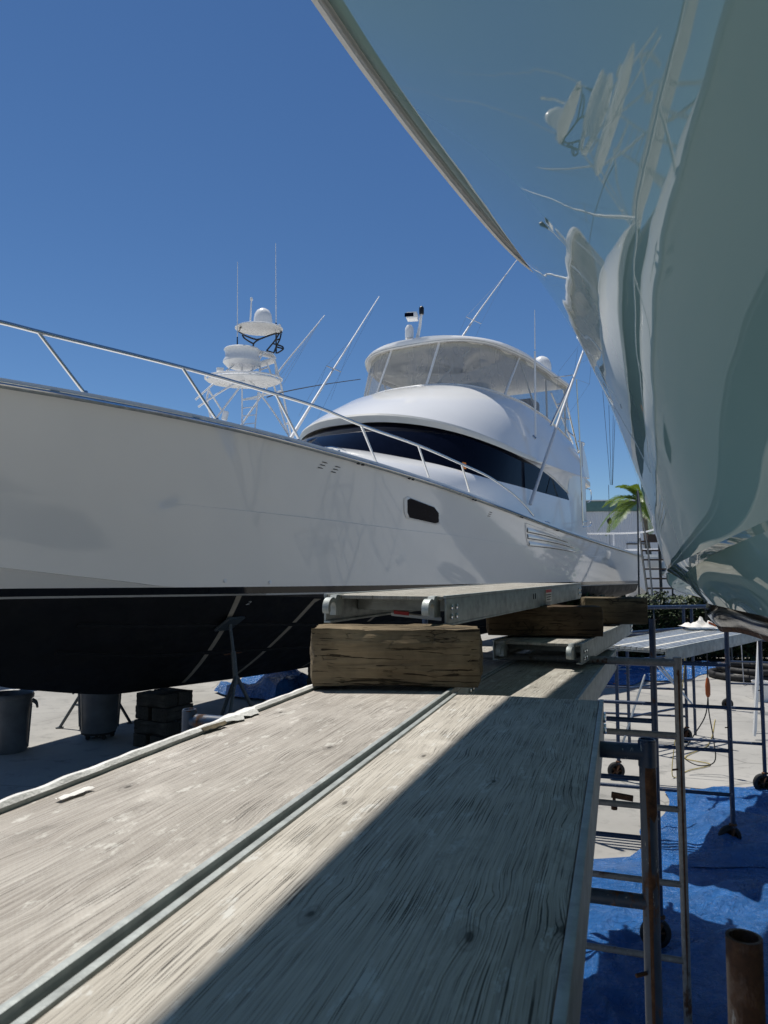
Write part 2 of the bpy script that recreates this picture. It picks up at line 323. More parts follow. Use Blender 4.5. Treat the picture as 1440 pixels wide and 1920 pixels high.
TEAL_FLARE = [[[-0.75,-2.6,2.55],[-0.965,-2.55,2.975],[-1.242,-2.5,3.4],[-1.58,-2.45,3.825],[-1.98,-2.4,4.25]],[[-0.671,-2.445,2.557],[-0.897,-2.389,2.99],[-1.176,-2.333,3.422],[-1.512,-2.277,3.855],[-1.933,-2.221,4.288]],[[-0.591,-2.29,2.564],[-0.828,-2.228,3.004],[-1.109,-2.166,3.445],[-1.443,-2.105,3.885],[-1.886,-2.043,4.325]],[[-0.51,-2.135,2.571],[-0.76,-2.067,3.019],[-1.043,-2.0,3.467],[-1.374,-1.932,3.915],[-1.839,-1.865,4.363]],[[-0.429,-1.979,2.578],[-0.691,-1.906,3.034],[-0.976,-1.833,3.489],[-1.305,-1.76,3.945],[-1.792,-1.688,4.401]],[[-0.348,-1.823,2.585],[-0.621,-1.745,3.049],[-0.909,-1.667,3.512],[-1.235,-1.589,3.976],[-1.745,-1.51,4.439]],[[-0.267,-1.668,2.592],[-0.552,-1.584,3.063],[-0.842,-1.5,3.535],[-1.165,-1.417,4.006],[-1.699,-1.333,4.477]],[[-0.185,-1.512,2.6],[-0.482,-1.423,3.078],[-0.775,-1.334,3.557],[-1.096,-1.245,4.036],[-1.652,-1.156,4.515]],[[-0.103,-1.356,2.607],[-0.413,-1.262,3.093],[-0.708,-1.168,3.58],[-1.026,-1.074,4.066],[-1.606,-0.98,4.553]],[[-0.021,-1.2,2.614],[-0.344,-1.101,3.108],[-0.641,-1.001,3.603],[-0.956,-0.902,4.097],[-1.559,-0.803,4.591]],[[0.06,-1.045,2.621],[-0.274,-0.94,3.123],[-0.574,-0.835,3.625],[-0.887,-0.73,4.127],[-1.512,-0.625,4.629]],[[0.14,-0.889,2.628],[-0.206,-0.779,3.138],[-0.507,-0.668,3.647],[-0.818,-0.558,4.157],[-1.465,-0.447,4.666]],[[0.22,-0.734,2.635],[-0.137,-0.618,3.152],[-0.441,-0.501,3.67],[-0.749,-0.385,4.187],[-1.418,-0.268,4.704]],[[0.298,-0.58,2.642],[-0.07,-0.457,3.167],[-0.376,-0.334,3.692],[-0.681,-0.212,4.217],[-1.37,-0.089,4.742]],[[0.375,-0.426,2.648],[-0.003,-0.297,3.181],[-0.31,-0.167,3.714],[-0.614,-0.037,4.246],[-1.322,0.092,4.779]],[[0.45,-0.273,2.654],[0.063,-0.136,3.194],[-0.246,0.001,3.735],[-0.548,0.137,4.276],[-1.273,0.274,4.816]],[[0.523,-0.12,2.659],[0.129,0.024,3.208],[-0.182,0.169,3.756],[-0.483,0.313,4.305],[-1.224,0.458,4.853]],[[0.594,0.032,2.664],[0.192,0.185,3.22],[-0.119,0.338,3.777],[-0.419,0.491,4.334],[-1.173,0.644,4.89]],[[0.662,0.182,2.668],[0.255,0.344,3.233],[-0.058,0.507,3.797],[-0.357,0.669,4.362],[-1.122,0.831,4.927]],[[0.726,0.332,2.671],[0.315,0.504,3.244],[0.002,0.677,3.817],[-0.298,0.849,4.39],[-1.07,1.022,4.963]],[[0.786,0.48,2.673],[0.373,0.663,3.255],[0.06,0.847,3.836],[-0.241,1.031,4.417],[-1.017,1.215,4.999]],[[0.84,0.626,2.674],[0.428,0.822,3.264],[0.115,1.019,3.854],[-0.189,1.216,4.444],[-0.962,1.413,5.034]],[[0.888,0.77,2.674],[0.48,0.981,3.273],[0.167,1.192,3.871],[-0.14,1.403,4.47],[-0.906,1.614,5.068]],[[0.929,0.911,2.672],[0.528,1.139,3.28],[0.217,1.366,3.887],[-0.096,1.593,4.495],[-0.848,1.821,5.102]],[[0.963,1.05,2.669],[0.573,1.295,3.285],[0.263,1.541,3.902],[-0.055,1.786,4.518],[-0.788,2.032,5.135]],[[0.99,1.185,2.664],[0.614,1.451,3.29],[0.307,1.717,3.916],[-0.018,1.982,4.541],[-0.726,2.248,5.167]],[[1.012,1.317,2.657],[0.653,1.605,3.293],[0.35,1.893,3.928],[0.018,2.181,4.563],[-0.661,2.469,5.199]],[[1.028,1.445,2.65],[0.689,1.757,3.295],[0.392,2.07,3.94],[0.053,2.382,4.585],[-0.593,2.694,5.23]],[[1.04,1.567,2.64],[0.723,1.906,3.295],[0.434,2.246,3.95],[0.091,2.586,4.605],[-0.521,2.925,5.26]],[[1.047,1.682,2.63],[0.756,2.052,3.295],[0.477,2.422,3.96],[0.133,2.792,4.625],[-0.445,3.162,5.291]],[[1.05,1.791,2.618],[0.787,2.194,3.294],[0.523,2.598,3.969],[0.181,3.002,4.645],[-0.364,3.405,5.321]],[[1.051,1.892,2.605],[0.818,2.332,3.291],[0.571,2.773,3.978],[0.237,3.213,4.664],[-0.277,3.653,5.35]],[[1.048,1.987,2.591],[0.849,2.467,3.288],[0.623,2.947,3.984],[0.299,3.426,4.681],[-0.185,3.905,5.378]],[[1.045,2.079,2.576],[0.88,2.599,3.283],[0.677,3.12,3.99],[0.368,3.639,4.697],[-0.088,4.159,5.404]],[[1.044,2.173,2.56],[0.913,2.732,3.276],[0.735,3.291,3.993],[0.443,3.85,4.71],[0.013,4.408,5.426]],[[1.047,2.275,2.544],[0.949,2.868,3.269],[0.794,3.462,3.994],[0.522,4.055,4.718],[0.115,4.649,5.443]],[[1.058,2.389,2.529],[0.989,3.01,3.26],[0.856,3.63,3.991],[0.602,4.252,4.722],[0.218,4.875,5.453]],[[1.079,2.521,2.516],[1.033,3.161,3.251],[0.918,3.798,3.986],[0.683,4.44,4.72],[0.319,5.083,5.455]],[[1.111,2.672,2.504],[1.082,3.32,3.24],[0.981,3.965,3.977],[0.762,4.617,4.714],[0.418,5.272,5.45]],[[1.152,2.84,2.493],[1.135,3.489,3.229],[1.045,4.13,3.965],[0.839,4.784,4.702],[0.513,5.442,5.438]],[[1.202,3.025,2.483],[1.192,3.664,3.217],[1.109,4.294,3.951],[0.915,4.942,4.686],[0.606,5.596,5.42]],[[1.259,3.221,2.475],[1.252,3.846,3.205],[1.172,4.458,3.936],[0.989,5.093,4.666],[0.697,5.736,5.396]],[[1.321,3.427,2.468],[1.315,4.032,3.193],[1.237,4.62,3.919],[1.063,5.239,4.644],[0.786,5.867,5.37]],[[1.389,3.637,2.461],[1.38,4.22,3.181],[1.302,4.782,3.901],[1.137,5.382,4.621],[0.876,5.992,5.342]],[[1.459,3.848,2.454],[1.448,4.408,3.169],[1.369,4.943,3.883],[1.212,5.522,4.598],[0.967,6.113,5.313]],[[1.533,4.057,2.448],[1.518,4.593,3.157],[1.439,5.103,3.866],[1.29,5.662,4.576],[1.061,6.234,5.285]],[[1.61,4.259,2.441],[1.591,4.775,3.146],[1.512,5.262,3.851],[1.372,5.802,4.556],[1.159,6.357,5.26]],[[1.69,4.45,2.435],[1.667,4.95,3.136],[1.589,5.42,3.837],[1.459,5.944,4.539],[1.263,6.485,5.24]],[[1.774,4.627,2.428],[1.748,5.116,3.127],[1.672,5.575,3.826],[1.553,6.089,4.526],[1.376,6.618,5.225]],[[1.862,4.786,2.421],[1.833,5.271,3.12],[1.761,5.727,3.819],[1.654,6.236,4.518],[1.498,6.76,5.218]],[[1.953,4.927,2.415],[1.924,5.414,3.116],[1.858,5.877,3.816],[1.764,6.386,4.517],[1.629,6.909,5.217]],[[2.048,5.05,2.411],[2.02,5.547,3.114],[1.962,6.022,3.818],[1.882,6.537,4.521],[1.77,7.064,5.225]],[[2.145,5.159,2.408],[2.12,5.67,3.116],[2.072,6.164,3.823],[2.008,6.689,4.53],[1.919,7.224,5.238]],[[2.244,5.261,2.41],[2.224,5.788,3.121],[2.186,6.304,3.833],[2.138,6.842,4.544],[2.073,7.386,5.255]],[[2.343,5.359,2.416],[2.329,5.904,3.131],[2.304,6.441,3.845],[2.272,6.992,4.56],[2.229,7.548,5.275]],[[2.44,5.46,2.427],[2.435,6.021,3.144],[2.424,6.577,3.861],[2.408,7.141,4.578],[2.385,7.708,5.295]],[[2.535,5.565,2.442],[2.541,6.14,3.16],[2.544,6.712,3.878],[2.544,7.288,4.596],[2.54,7.865,5.315]],[[2.628,5.675,2.462],[2.647,6.261,3.18],[2.664,6.847,3.898],[2.679,7.433,4.616],[2.693,8.02,5.333]],[[2.72,5.79,2.485],[2.752,6.385,3.201],[2.784,6.981,3.918],[2.815,7.576,4.635],[2.845,8.172,5.351]],[[2.81,5.908,2.509],[2.857,6.511,3.224],[2.904,7.115,3.939],[2.95,7.719,4.654],[2.996,8.323,5.369]],[[2.855,5.967,2.522],[2.909,6.575,3.236],[2.963,7.182,3.95],[3.018,7.79,4.663],[3.072,8.398,5.377]]]
TEAL_B = [[-15.0,-4.25,-15.0,2.15],[-9.0,-2.8,-9.0,2.25],[-2.6,-0.68,-2.6,2.47],[0.45,0.92,0.46,2.61],[1.879,1.061,1.899,2.58],[2.031,1.056,2.051,2.557],[2.281,1.079,2.301,2.527],[2.493,1.13,2.513,2.511],[2.759,1.192,2.759,2.493],[3.072,1.241,2.972,2.469],[3.403,1.287,3.153,2.45],[4.159,1.466,3.659,2.408],[4.579,1.77,4.209,2.313],[5.259,2.95,6.3,2.36]]
TEAL_T = [[-15.0,-4.1,-15.0,2.0],[-9.0,-2.65,-9.0,2.1],[-2.6,-0.5,-2.6,2.2],[0.45,1.0,0.46,2.28],[1.879,1.093,1.979,2.307],[2.031,1.131,2.171,2.309],[2.493,1.279,2.633,2.299],[2.759,1.348,2.859,2.294],[3.072,1.395,3.072,2.296],[3.403,1.376,3.103,2.301],[4.159,1.509,3.509,2.294],[4.579,1.832,4.259,2.269],[5.259,2.85,6.2,2.22]]
TEAL_K = [[-15.0,-2.0,-15.0,1.0],[-9.0,-0.55,-9.0,0.9],[-2.6,0.75,-2.6,1.05],[0.45,1.3,0.46,1.65],[1.879,1.203,2.129,2.207],[2.031,1.252,2.331,2.217],[2.493,1.422,2.793,2.196],[2.759,1.49,3.009,2.193],[3.072,1.515,3.172,2.193],[3.403,1.501,3.253,2.193],[4.159,1.654,3.709,2.157],[4.579,1.932,4.359,2.197],[5.259,2.8,6.1,2.15]]
TEAL_FOOT = [[[2.213,5.5,2.442],[2.231,5.5,2.403],[2.25,5.5,2.372],[2.269,5.5,2.349],[2.291,5.5,2.325],[2.345,5.5,2.294],[2.403,5.5,2.263]],[[2.2,5.7,2.43],[2.23,5.75,2.381],[2.269,5.8,2.347],[2.297,5.8,2.318],[2.341,5.8,2.29],[2.373,5.7,2.264],[2.434,5.6,2.24]],[[2.245,5.95,2.408],[2.266,6.0,2.365],[2.282,6.0,2.327],[2.331,6.05,2.296],[2.386,6.05,2.27],[2.451,5.95,2.244],[2.49,5.75,2.222]]]

# ------------------------------------------------------------------ materials
class NT:
    def __init__(self, name):
        self.m = bpy.data.materials.new(name)
        self.m.use_nodes = True
        self.t = self.m.node_tree
        self.b = self.t.nodes['Principled BSDF']
        self.co = self.t.nodes.new('ShaderNodeTexCoord')
        self.n_in = 0

    def node(self, kind, **kw):
        n = self.t.nodes.new(kind)
        for k, v in kw.items(): setattr(n, k, v)
        return n

    def link(self, a, b):
        self.t.links.new(a, b)

    def val(self, sock, v):
        if hasattr(v, 'is_output') or hasattr(v, 'links'): self.link(v, sock)
        else: sock.default_value = v

    def mapped(self, scale=(1, 1, 1), src='Object', rot=(0, 0, 0), loc=(0, 0, 0)):
        n = self.node('ShaderNodeMapping')
        s = self.co.outputs[src] if isinstance(src, str) else src
        self.link(s, n.inputs['Vector'])
        n.inputs['Scale'].default_value = scale
        n.inputs['Rotation'].default_value = rot
        n.inputs['Location'].default_value = loc
        return n.outputs[0]

    def noise(self, vec, scale=5, detail=4, rough=0.55, dist=0.0, col=False):
        n = self.node('ShaderNodeTexNoise')
        self.link(vec, n.inputs['Vector'])
        n.inputs['Scale'].default_value = scale
        n.inputs['Detail'].default_value = detail
        n.inputs['Roughness'].default_value = rough
        n.inputs['Distortion'].default_value = dist
        return n.outputs['Color' if col else 'Fac']

    def ramp(self, fac, stops):
        n = self.node('ShaderNodeValToRGB')
        self.link(fac, n.inputs[0])
        e = n.color_ramp.elements
        while len(e) < len(stops): e.new(0.5)
        for k, (p, c) in enumerate(stops):
            e[k].position = p
            e[k].color = (c[0], c[1], c[2], 1) if isinstance(c, (tuple, list)) else (c, c, c, 1)
        return n.outputs[0]

    def mix(self, fac, a, b, mode='MIX'):
        n = self.node('ShaderNodeMix', data_type='RGBA', blend_type=mode)
        self.val(n.inputs[0], fac)
        for s, v in ((n.inputs[6], a), (n.inputs[7], b)):
            if isinstance(v, (tuple, list)): s.default_value = (v[0], v[1], v[2], 1)
            else: self.link(v, s)
        return n.outputs[2]

    def math(self, op, a, b=0.0, c=None):
        n = self.node('ShaderNodeMath', operation=op)
        self.val(n.inputs[0], a)
        self.val(n.inputs[1], b)
        if c is not None: self.val(n.inputs[2], c)
        return n.outputs[0]

    def bump(self, h, strength=0.3, dist=0.01, normal=None):
        n = self.node('ShaderNodeBump')
        n.inputs['Strength'].default_value = strength
        n.inputs['Distance'].default_value = dist
        self.link(h, n.inputs['Height'])
        if normal is not None: self.link(normal, n.inputs['Normal'])
        self.link(n.outputs[0], self.b.inputs['Normal'])
        return n.outputs[0]

    def set(self, **kw):
        names = dict(color='Base Color', rough='Roughness', metal='Metallic', coat='Coat Weight', coat_rough='Coat Roughness',
                     ior='IOR', spec='Specular IOR Level', trans='Transmission Weight', alpha='Alpha', sheen='Sheen Weight')
        for k, v in kw.items():
            s = self.b.inputs[names[k]]
            if isinstance(v, (tuple, list)): s.default_value = (v[0], v[1], v[2], 1)
            else: self.val(s, v)
        return self


def plain(name, color, rough=0.5, metal=0.0, var=0.12, scale=6.0, bump=0.0, **kw):
    """procedural base: colour broken up by two noises, roughness by a third"""
    n = NT(name)
    v = n.mapped()
    f = n.noise(v, scale, 5, 0.6)
    dark = tuple(c * (1 - var) for c in color)
    lite = tuple(min(1, c * (1 + var * 0.6)) for c in color)
    n.set(color=n.ramp(f, [(0.3, dark), (0.7, lite)]), metal=metal, **kw)
    f2 = n.noise(v, scale * 2.3, 3)
    n.set(rough=n.ramp(f2, [(0.3, max(0.02, rough * 0.8)), (0.7, min(1, rough * 1.2))]))
    if bump: n.bump(n.noise(v, scale * 9, 4), bump, 0.004)
    return n.m


def gelcoat(name, color, rough=0.06, wave=0.012, soft=0.03, scale=1.6, coat=0.3):
    """sprayed yacht paint: clear gloss with a faint print-through ripple"""
    n = NT(name)
    v = n.mapped()
    f = n.noise(v, 0.9, 3)
    dark = tuple(c * (1 - soft) for c in color)
    n.set(color=n.ramp(f, [(0.3, dark), (0.7, color)]), rough=rough, ior=1.5, coat=coat, coat_rough=0.03)
    h = n.noise(v, scale, 2, 0.4)
    if wave > 0: n.bump(h, 1.0, wave)
    return n.m


def wood_deck(name, pale, mid, dark, seed, crack=0.55, mesh=False, paint=None, flow=0.05, finek=0.72, knotk=0.012):
    """weathered ply: flowing grain, drying checks, knots, worn pale patches"""
    n = NT(name)
    o = n.mapped(loc=(seed, seed * 0.7, 0))
    warp = n.noise(n.mapped((1.3, 3.0, 1), o), 1.2, 2, 0.5, col=True)
    vor = n.node('ShaderNodeTexVoronoi', feature='F1', voronoi_dimensions='2D')
    vor.inputs['Scale'].default_value = 1.0
    vor.inputs['Randomness'].default_value = 1.0
    n.link(n.mix(0.10, n.mapped((2.9, 6.2, 0.001), o), n.noise(n.mapped((14, 30, 1), o), 1.0, 3, 0.6, col=True)), vor.inputs['Vector'])
    d = vor.outputs['Distance']
    knot = n.ramp(d, [(0.0, 1.0), (0.08, 0.5), (0.24, 0.0)])
    sep = n.node('ShaderNodeSeparateXYZ')
    n.link(o, sep.inputs[0])
    sw = n.node('ShaderNodeSeparateColor')
    n.link(warp, sw.inputs[0])
    y = n.math('ADD', sep.outputs[1], n.math('MULTIPLY', sw.outputs[0], flow))
    y = n.math('ADD', y, n.math('MULTIPLY', knot, knotk))
    y = n.math('ADD', y, n.math('MULTIPLY', n.noise(n.mapped((7, 16, 1), o), 1.0, 2, 0.5), 0.0045))
    com = n.node('ShaderNodeCombineXYZ')
    n.link(sep.outputs[0], com.inputs[0])
    n.link(y, com.inputs[1])
    g = com.outputs[0]
    fine = n.noise(n.mapped((2.6, 400, 1), g), 1.0, 3, 0.65)
    broad = n.noise(n.mapped((1.2, 90, 1), g), 1.0, 4, 0.65)
    chk = n.noise(n.mapped((5.0, 520, 1), g, loc=(3, 7, 0)), 1.0, 2.0, 0.5)
    patch = n.noise(n.mapped((2.0, 4.5, 1), o), 1.6, 5, 0.65)
    spots = n.noise(n.mapped((9, 22, 1), o), 1.0, 5, 0.75)
    base = n.mix(n.ramp(broad, [(0.26, 0.0), (0.74, 1.0)]), mid, pale)
    base = n.mix(n.math('MULTIPLY', n.ramp(fine, [(0.35, 1.0), (0.62, 0.0)]), finek), base, dark)
    base = n.mix(n.math('MULTIPLY', n.ramp(patch, [(0.48, 0.0), (0.72, 1.0)]), 0.45), base, pale)
    base = n.mix(n.math('MULTIPLY', n.ramp(patch, [(0.30, 1.0), (0.44, 0.0)]), 0.40), base, tuple(c * 0.55 for c in mid))
    if paint:
        base = n.mix(n.math('MULTIPLY', n.ramp(spots, [(0.575, 0.0), (0.63, 1.0)]), 0.6), base, paint)
    wear = n.noise(n.mapped((3.2, 6.5, 1), o, loc=(4, 1, 0)), 1.0, 7, 0.72)
    base = n.mix(n.math('MULTIPLY', n.ramp(wear, [(0.30, 1.0), (0.42, 0.0)]), 0.55), base, tuple(c * 0.5 for c in mid))
    base = n.mix(n.math('MULTIPLY', n.ramp(wear, [(0.56, 0.0), (0.64, 1.0)]), 0.45), base, tuple(min(1, c * 1.12) for c in pale))
    cr = n.math('MULTIPLY', n.ramp(chk, [(crack, 0.0), (crack + 0.018, 1.0)]), n.ramp(n.noise(n.mapped((5, 9, 1), o), 1.0, 3, 0.6), [(0.36, 0.15), (0.56, 1.0)]))
    base = n.mix(n.math('MULTIPLY', cr, 0.85), base, tuple(c * 0.16 for c in dark))
    ring = n.ramp(d, [(0.018, 1.0), (0.034, 0.35), (0.060, 0.15), (0.070, 0.34), (0.090, 0.0)])
    hasknot = n.math('GREATER_THAN', n.node('ShaderNodeSeparateColor').outputs[0], 0.55)
    sc = [q for q in n.t.nodes if q.bl_idname == 'ShaderNodeSeparateColor'][-1]
    n.link(vor.outputs['Color'], sc.inputs[0])
    base = n.mix(n.math('MULTIPLY', n.math('MULTIPLY', ring, hasknot), 0.85), base, tuple(c * 0.3 for c in dark))
    n.set(color=base, rough=0.85, spec=0.25)
    h = n.math('SUBTRACT', n.math('MULTIPLY', fine, 0.5), n.math('MULTIPLY', cr, 1.1))
    h = n.math('ADD', h, n.math('MULTIPLY', broad, 0.6))
    if mesh:
        w = n.node('ShaderNodeTexWave', wave_type='BANDS', bands_direction='DIAGONAL')
        w.inputs['Scale'].default_value = 62
        n.link(n.mapped((1, 1, 0)), w.inputs['Vector'])
        w2 = n.node('ShaderNodeTexWave', wave_type='BANDS', bands_direction='DIAGONAL')
        w2.inputs['Scale'].default_value = 62
        n.link(n.mapped((1, -1, 0)), w2.inputs['Vector'])
        h = n.math('ADD', h, n.math('MULTIPLY', n.math('MULTIPLY', w.outputs[0], w2.outputs[0]), 0.35))
    n.bump(h, 0.7, 0.0022)
    return n.m


def timber(name, pale, dark, seed=0.0):
    """old square cribbing timber, grain along local x"""
    n = NT(name)
    o = n.mapped(loc=(seed, seed * 1.3, seed * 0.4))
    f = n.noise(n.mapped((3.0, 34, 34), o), 1.0, 5, 0.65, dist=0.6)
    p = n.noise(o, 4.5, 4, 0.6)
    c = n.mix(n.ramp(f, [(0.3, 0.0), (0.7, 1.0)]), dark, pale)
    c = n.mix(n.math('MULTIPLY', n.ramp(p, [(0.42, 1.0), (0.62, 0.0)]), 0.55), c, tuple(k * 0.45 for k in dark))
    v = n.node('ShaderNodeTexVoronoi', feature='DISTANCE_TO_EDGE')
    v.inputs['Scale'].default_value = 1.0
    n.link(n.mix(0.06, n.mapped((17, 52, 52), o), n.noise(n.mapped((8, 20, 20), o), 1.0, 3, 0.6, col=True)), v.inputs['Vector'])
    mask = n.ramp(n.noise(o, 7.5, 4), [(0.58, 0.0), (0.68, 1.0)])
    ck = n.math('MULTIPLY', n.ramp(v.outputs['Distance'], [(0.015, 1.0), (0.06, 0.0)]), mask)
    ln = n.ramp(n.noise(n.mapped((3.2, 95, 95), o, loc=(2, 5, 1)), 1.0, 3, 0.6, dist=0.5), [(0.60, 0.0), (0.625, 1.0)])
    ck = n.math('MAXIMUM', ck, ln)
    c = n.mix(n.math('MULTIPLY', ck, 0.85), c, (0.012, 0.009, 0.006))
    n.set(color=c, rough=0.9, spec=0.2)
    n.bump(n.math('SUBTRACT', n.math('MULTIPLY', f, 0.8), ck), 0.9, 0.006)
    return n.m


def rusty(name, paint, rust_at=0.55, scale=9.0, rough=0.42):
    """painted steel tube with rust breaking through, scuffs and drips"""
    n = NT(name)
    o = n.mapped()
    f = n.noise(n.mapped((1, 1, 0.45), o), scale, 6, 0.7)
    f2 = n.noise(o, scale * 4, 4, 0.7)
    k = n.ramp(f, [(rust_at, 0.0), (rust_at + 0.06, 1.0)])
    rc = n.ramp(f2, [(0.3, (0.030, 0.014, 0.008)), (0.55, (0.085, 0.036, 0.016)), (0.75, (0.15, 0.075, 0.035))])
    sc = n.ramp(n.noise(n.mapped((1, 1, 0.3), o), 60, 3, 0.8), [(0.63, 0.0), (0.68, 1.0)])
    pc = n.mix(n.math('MULTIPLY', sc, 0.6), n.ramp(f2, [(0.3, tuple(c * 0.7 for c in paint)), (0.7, tuple(c * 1.15 for c in paint))]), (0.42, 0.43, 0.42))
    n.set(color=n.mix(k, pc, rc), rough=n.mix(k, (rough,) * 3, (0.9,) * 3), metal=0.0)
    n.bump(n.math('ADD', n.math('MULTIPLY', k, 0.7), n.math('MULTIPLY', f2, 0.35)), 0.6, 0.0025)
    return n.m


M_WHITE = gelcoat('white_topside_paint', (0.79, 0.785, 0.755), 0.06, 0.0010, 0.03, 1.3)
M_HOUSE = gelcoat('white_house_paint', (0.80, 0.80, 0.79), 0.14, 0.003, 0.02, 1.5)
M_TRIM = plain('cream_brow_trim', (0.70, 0.68, 0.62), 0.35, var=0.05)
M_TEAL = gelcoat('seafoam_paint', (0.25, 0.395, 0.37), 0.02, 0.0004, 0.02, 2.6, 0.0)
M_RAILBEIGE = plain('beige_rub_rail', (0.76, 0.71, 0.63), 0.45, var=0.08)
M_ANTIFOUL = plain('black_antifouling', (0.010, 0.010, 0.011), 0.62, var=0.35, scale=2.0, spec=0.3)
M_BOOT = plain('black_boot_paint', (0.010, 0.010, 0.011), 0.12, var=0.1)
M_PIN = plain('grey_pinstripe', (0.42, 0.42, 0.40), 0.4, var=0.05)
M_GLASS = plain('dark_window_glass', (0.003, 0.004, 0.010), 0.05, var=0.2, spec=0.04)
M_SATIN = plain('satin_anodised_tube', (0.62, 0.63, 0.64), 0.5, 0.0, var=0.05)
M_CHROME = plain('polished_stainless', (0.62, 0.63, 0.63), 0.13, 1.0, var=0.06)
M_ALU = plain('weathered_aluminium', (0.52, 0.54, 0.54), 0.42, 0.85, var=0.22, scale=9, bump=0.15)
M_ALUDULL = plain('oxidised_aluminium', (0.36, 0.385, 0.375), 0.6, 0.35, var=0.32, scale=16, bump=0.25)
M_WPIPE = plain('white_powder_coat', (0.78, 0.78, 0.77), 0.28, var=0.04)
M_BPIPE = plain('black_powder_coat', (0.006, 0.006, 0.007), 0.4, var=0.2)
M_RUBBER = plain('black_rubber', (0.012, 0.012, 0.013), 0.7, var=0.3, scale=18)
M_BLUE = rusty('blue_scaffold_paint', (0.015, 0.036, 0.085), 0.62)
M_BLUEWORN = rusty('worn_blue_scaffold_paint', (0.020, 0.042, 0.085), 0.56)
M_GREYST = rusty('grey_scaffold_paint', (0.20, 0.195, 0.19), 0.59)
M_RUST = rusty('rusted_pipe', (0.075, 0.030, 0.016), 0.38)
M_BIN = plain('grey_bin_plastic', (0.105, 0.115, 0.13), 0.45, var=0.25, scale=5, bump=0.1)
M_STAND = rusty('galvanised_stand_paint', (0.040, 0.052, 0.060), 0.62)
M_SEATCOVER = plain('brown_seat_cover', (0.12, 0.09, 0.065), 0.8, var=0.2)
M_LIME = plain('orange_sticker', (0.75, 0.22, 0.015), 0.5, var=0.05)
M_WPLANK = plain('white_lumber', (0.62, 0.61, 0.57), 0.7, var=0.2)
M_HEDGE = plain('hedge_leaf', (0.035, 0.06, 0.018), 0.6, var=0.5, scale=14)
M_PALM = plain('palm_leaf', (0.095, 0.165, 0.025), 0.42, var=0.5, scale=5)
_pb = M_PALM.node_tree.nodes['Principled BSDF']
_pt = M_PALM.node_tree.nodes.new('ShaderNodeBsdfTranslucent')
_pt.inputs[0].default_value = (0.22, 0.32, 0.03, 1)
_pm = M_PALM.node_tree.nodes.new('ShaderNodeMixShader')
_pm.inputs[0].default_value = 0.22
_po = [q for q in M_PALM.node_tree.nodes if q.bl_idname == 'ShaderNodeOutputMaterial'][0]
M_PALM.node_tree.links.new(_pb.outputs[0], _pm.inputs[1])
M_PALM.node_tree.links.new(_pt.outputs[0], _pm.inputs[2])
M_PALM.node_tree.links.new(_pm.outputs[0], _po.inputs['Surface'])
M_TRUNK = plain('palm_trunk_bark', (0.16, 0.14, 0.11), 0.9, var=0.4, scale=8, bump=0.4)
M_BWALL = plain('white_metal_siding', (0.72, 0.735, 0.76), 0.5, var=0.06, scale=1.0)
M_FASCIA = plain('green_fascia', (0.10, 0.20, 0.19), 0.5, var=0.15)
M_TAPE = plain('beige_masking_strip', (0.34, 0.30, 0.24), 0.6, var=0.15)
M_CORD = plain('black_cord', (0.01, 0.01, 0.01), 0.5, var=0.1)
M_ORANGE = plain('orange_connector', (0.45, 0.10, 0.02), 0.5, var=0.15)
M_ROPE = plain('yellow_rope', (0.40, 0.32, 0.10), 0.8, var=0.3, scale=40)
M_PAPER = plain('white_paper', (0.72, 0.70, 0.66), 0.8, var=0.1, scale=12)
M_RED = plain('red_print', (0.50, 0.04, 0.04), 0.6, var=0.1)
M_CAULK = plain('dried_white_caulk', (0.74, 0.73, 0.70), 0.8, var=0.2, scale=20, bump=0.6)
M_CHIP = plain('bark_chip', (0.16, 0.13, 0.08), 0.9, var=0.4, scale=30, bump=0.6)
M_WIRE = plain('thin_wire', (0.30, 0.31, 0.32), 0.35, 0.8, var=0.1)
M_DARKWIRE = plain('dark_cable', (0.03, 0.03, 0.035), 0.5, var=0.1)
M_WOODSTEP = plain('brown_stair_tread', (0.11, 0.075, 0.055), 0.8, var=0.3)
M_DECK_A = wood_deck('greyed_mesh_ply', (0.52, 0.485, 0.44), (0.38, 0.345, 0.305), (0.16, 0.14, 0.122), 1.7, 0.63, True, (0.62, 0.60, 0.55), 0.055)
M_DECK_B = wood_deck('bleached_cracked_ply', (0.55, 0.515, 0.455), (0.42, 0.385, 0.33), (0.19, 0.165, 0.138), 5.1, 0.59, False, (0.58, 0.575, 0.54), 0.016, 0.5)
M_DECK_C = wood_deck('old_far_ply', (0.44, 0.42, 0.37), (0.33, 0.31, 0.27), (0.16, 0.145, 0.125), 9.3, 0.62, False, (0.52, 0.52, 0.49))
M_TIMBER_A = timber('cracked_brown_timber', (0.29, 0.222, 0.138), (0.15, 0.115, 0.072), 0.3)
M_TIMBER_B = timber('dark_brown_timber', (0.15, 0.105, 0.06), (0.075, 0.05, 0.03), 2.1)
M_TIMBER_C = timber('grey_brown_timber', (0.20, 0.16, 0.10), (0.10, 0.078, 0.05), 4.4)
M_CRIB = timber('dark_grey_cribbing', (0.085, 0.075, 0.062), (0.045, 0.04, 0.033), 6.2)  # dark grey timber tone for the keel blocks and props


